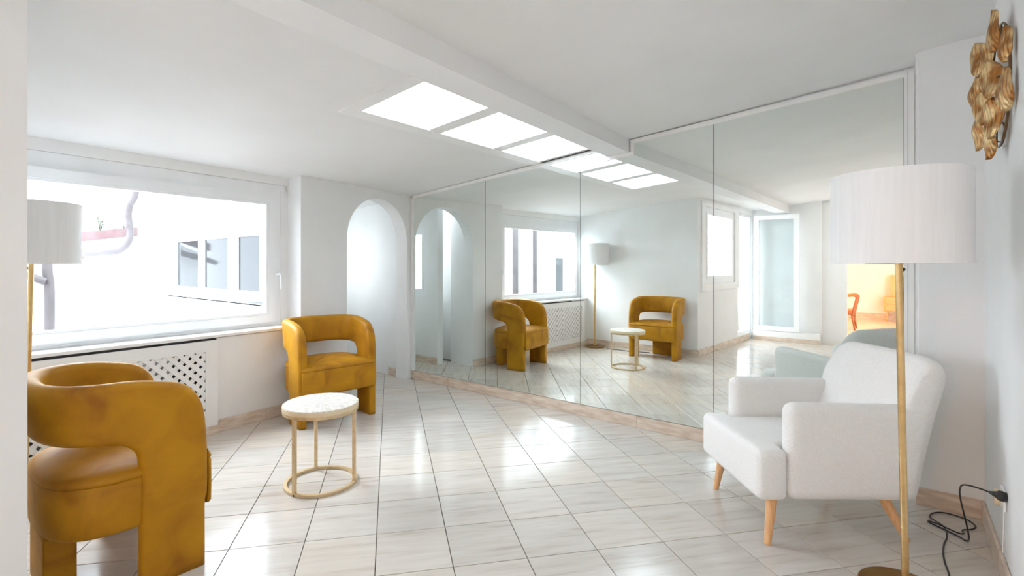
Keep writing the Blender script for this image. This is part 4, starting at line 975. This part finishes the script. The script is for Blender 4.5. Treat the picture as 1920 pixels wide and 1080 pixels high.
# ------------------------------------------------------------------ the warm-lit room beyond the doorway
pl_ = bpy.data.lights.new('warm_lamp', 'POINT'); pl_.energy = 26; pl_.color = (1.0, 0.42, 0.085); pl_.shadow_soft_size = .15
po = bpy.data.objects.new('warm_lamp', pl_); col.objects.link(po); po.location = (-0.9, -4.8, 2.2)
wcx = thing('wooden_armchair', 'cherry-red wooden armchair in the warm-lit room, its curved arm at the doorway edge', 'chair', (-0.9, -4.75, 0))
def rel(bm, t): return xf(bm, Matrix.Translation(-Vector(t.location)))
bm = bmesh.new(); tube(bm, catmull([(-1.05, -4.65, .64), (-.90, -4.65, .675), (-.78, -4.65, .695), (-.70, -4.65, .70), (-.66, -4.65, .67), (-.67, -4.65, .58), (-.70, -4.65, .45), (-.725, -4.65, .30)], 5), .024, 8); build('armrest', rel(bm, wcx), M['red_wood'], wcx, smooth=True)
bm = bmesh.new(); tube(bm, catmull([(-1.05, -5.15, .64), (-.90, -5.15, .675), (-.78, -5.15, .695), (-.70, -5.15, .70), (-.66, -5.15, .67), (-.67, -5.15, .58), (-.70, -5.15, .45), (-.725, -5.15, .30)], 5), .024, 8); build('armrest', rel(bm, wcx), M['red_wood'], wcx, smooth=True)
for x, y, x2 in ((-.735, -4.65, -.69), (-.735, -5.15, -.69), (-1.25, -4.65, -1.32), (-1.25, -5.15, -1.32)):
    bm = bmesh.new(); cyl(bm, (x2, y, .001), (x, y, .33), .014, .024, 10); build('leg', rel(bm, wcx), M['red_wood'], wcx, smooth=True)
bm = rbox(.55, .55, .09, .03, 3); xf(bm, Matrix.Translation((-1.0, -4.9, .36))); build('seat', rel(bm, wcx), M['red_wood'], wcx)
bm = rbox(.06, .5, .5, .025, 3); xf(bm, Matrix.Translation((-1.30, -4.9, .62)) @ Matrix.Rotation(R(-10), 4, 'Y')); build('backrest', rel(bm, wcx), M['red_wood'], wcx)
ns_ = thing('nightstand', 'oak nightstand with two drawers on splayed legs in the warm-lit room', 'nightstand', (-0.02, -7.2, 0))
bm = rbox(.52, .36, .33, .012, 2); xf(bm, Matrix.Translation((-.02, -7.22, .405))); build('body', rel(bm, ns_), M['warm_wood'], ns_)
for zz in (.33, .48):
    bm = rbox(.47, .016, .135, .005, 2); xf(bm, Matrix.Translation((-.02, -7.031, zz))); dr = build('drawer', rel(bm, ns_), M['warm_wood'], ns_)
    bm = bmesh.new(); box(bm, -.10, .06, -7.022, -7.008, zz-.008, zz+.008); build('handle', rel(bm, ns_), M['gold'], dr)
for x, y, x2, y2 in ((-.21, -7.08, -.24, -7.05), (.17, -7.08, .20, -7.05), (-.21, -7.36, -.24, -7.38), (.17, -7.36, .20, -7.38)):
    bm = bmesh.new(); cyl(bm, (x2, y2, .001), (x, y, .239), .011, .019, 10); build('leg', rel(bm, ns_), M['warm_wood'], ns_, smooth=True)
bm = bmesh.new(); box(bm, -.165, .15, -7.40, -7.22, .571, 1.08); bmesh.ops.bevel(bm, geom=bm.edges[:], offset=.006, segments=2, affect='EDGES')
tag(build('wooden_box', bm, M['warm_wood']), 'tall pale wooden box standing on the nightstand in the warm-lit room', 'box')
# unseen body added for the fill light behind the camera
cl = thing('added_fill_lamp', 'flat round white fill lamp added on the ceiling behind the camera, out of view', 'lamp', (-0.22, -1.0, 2.388))
bm = bmesh.new(); lathe(bm, [(0, 0), (.36, 0), (.37, .01), (.37, .025), (0, .025)], 48); build('fill_lamp_body', bm, M['trim'], cl)
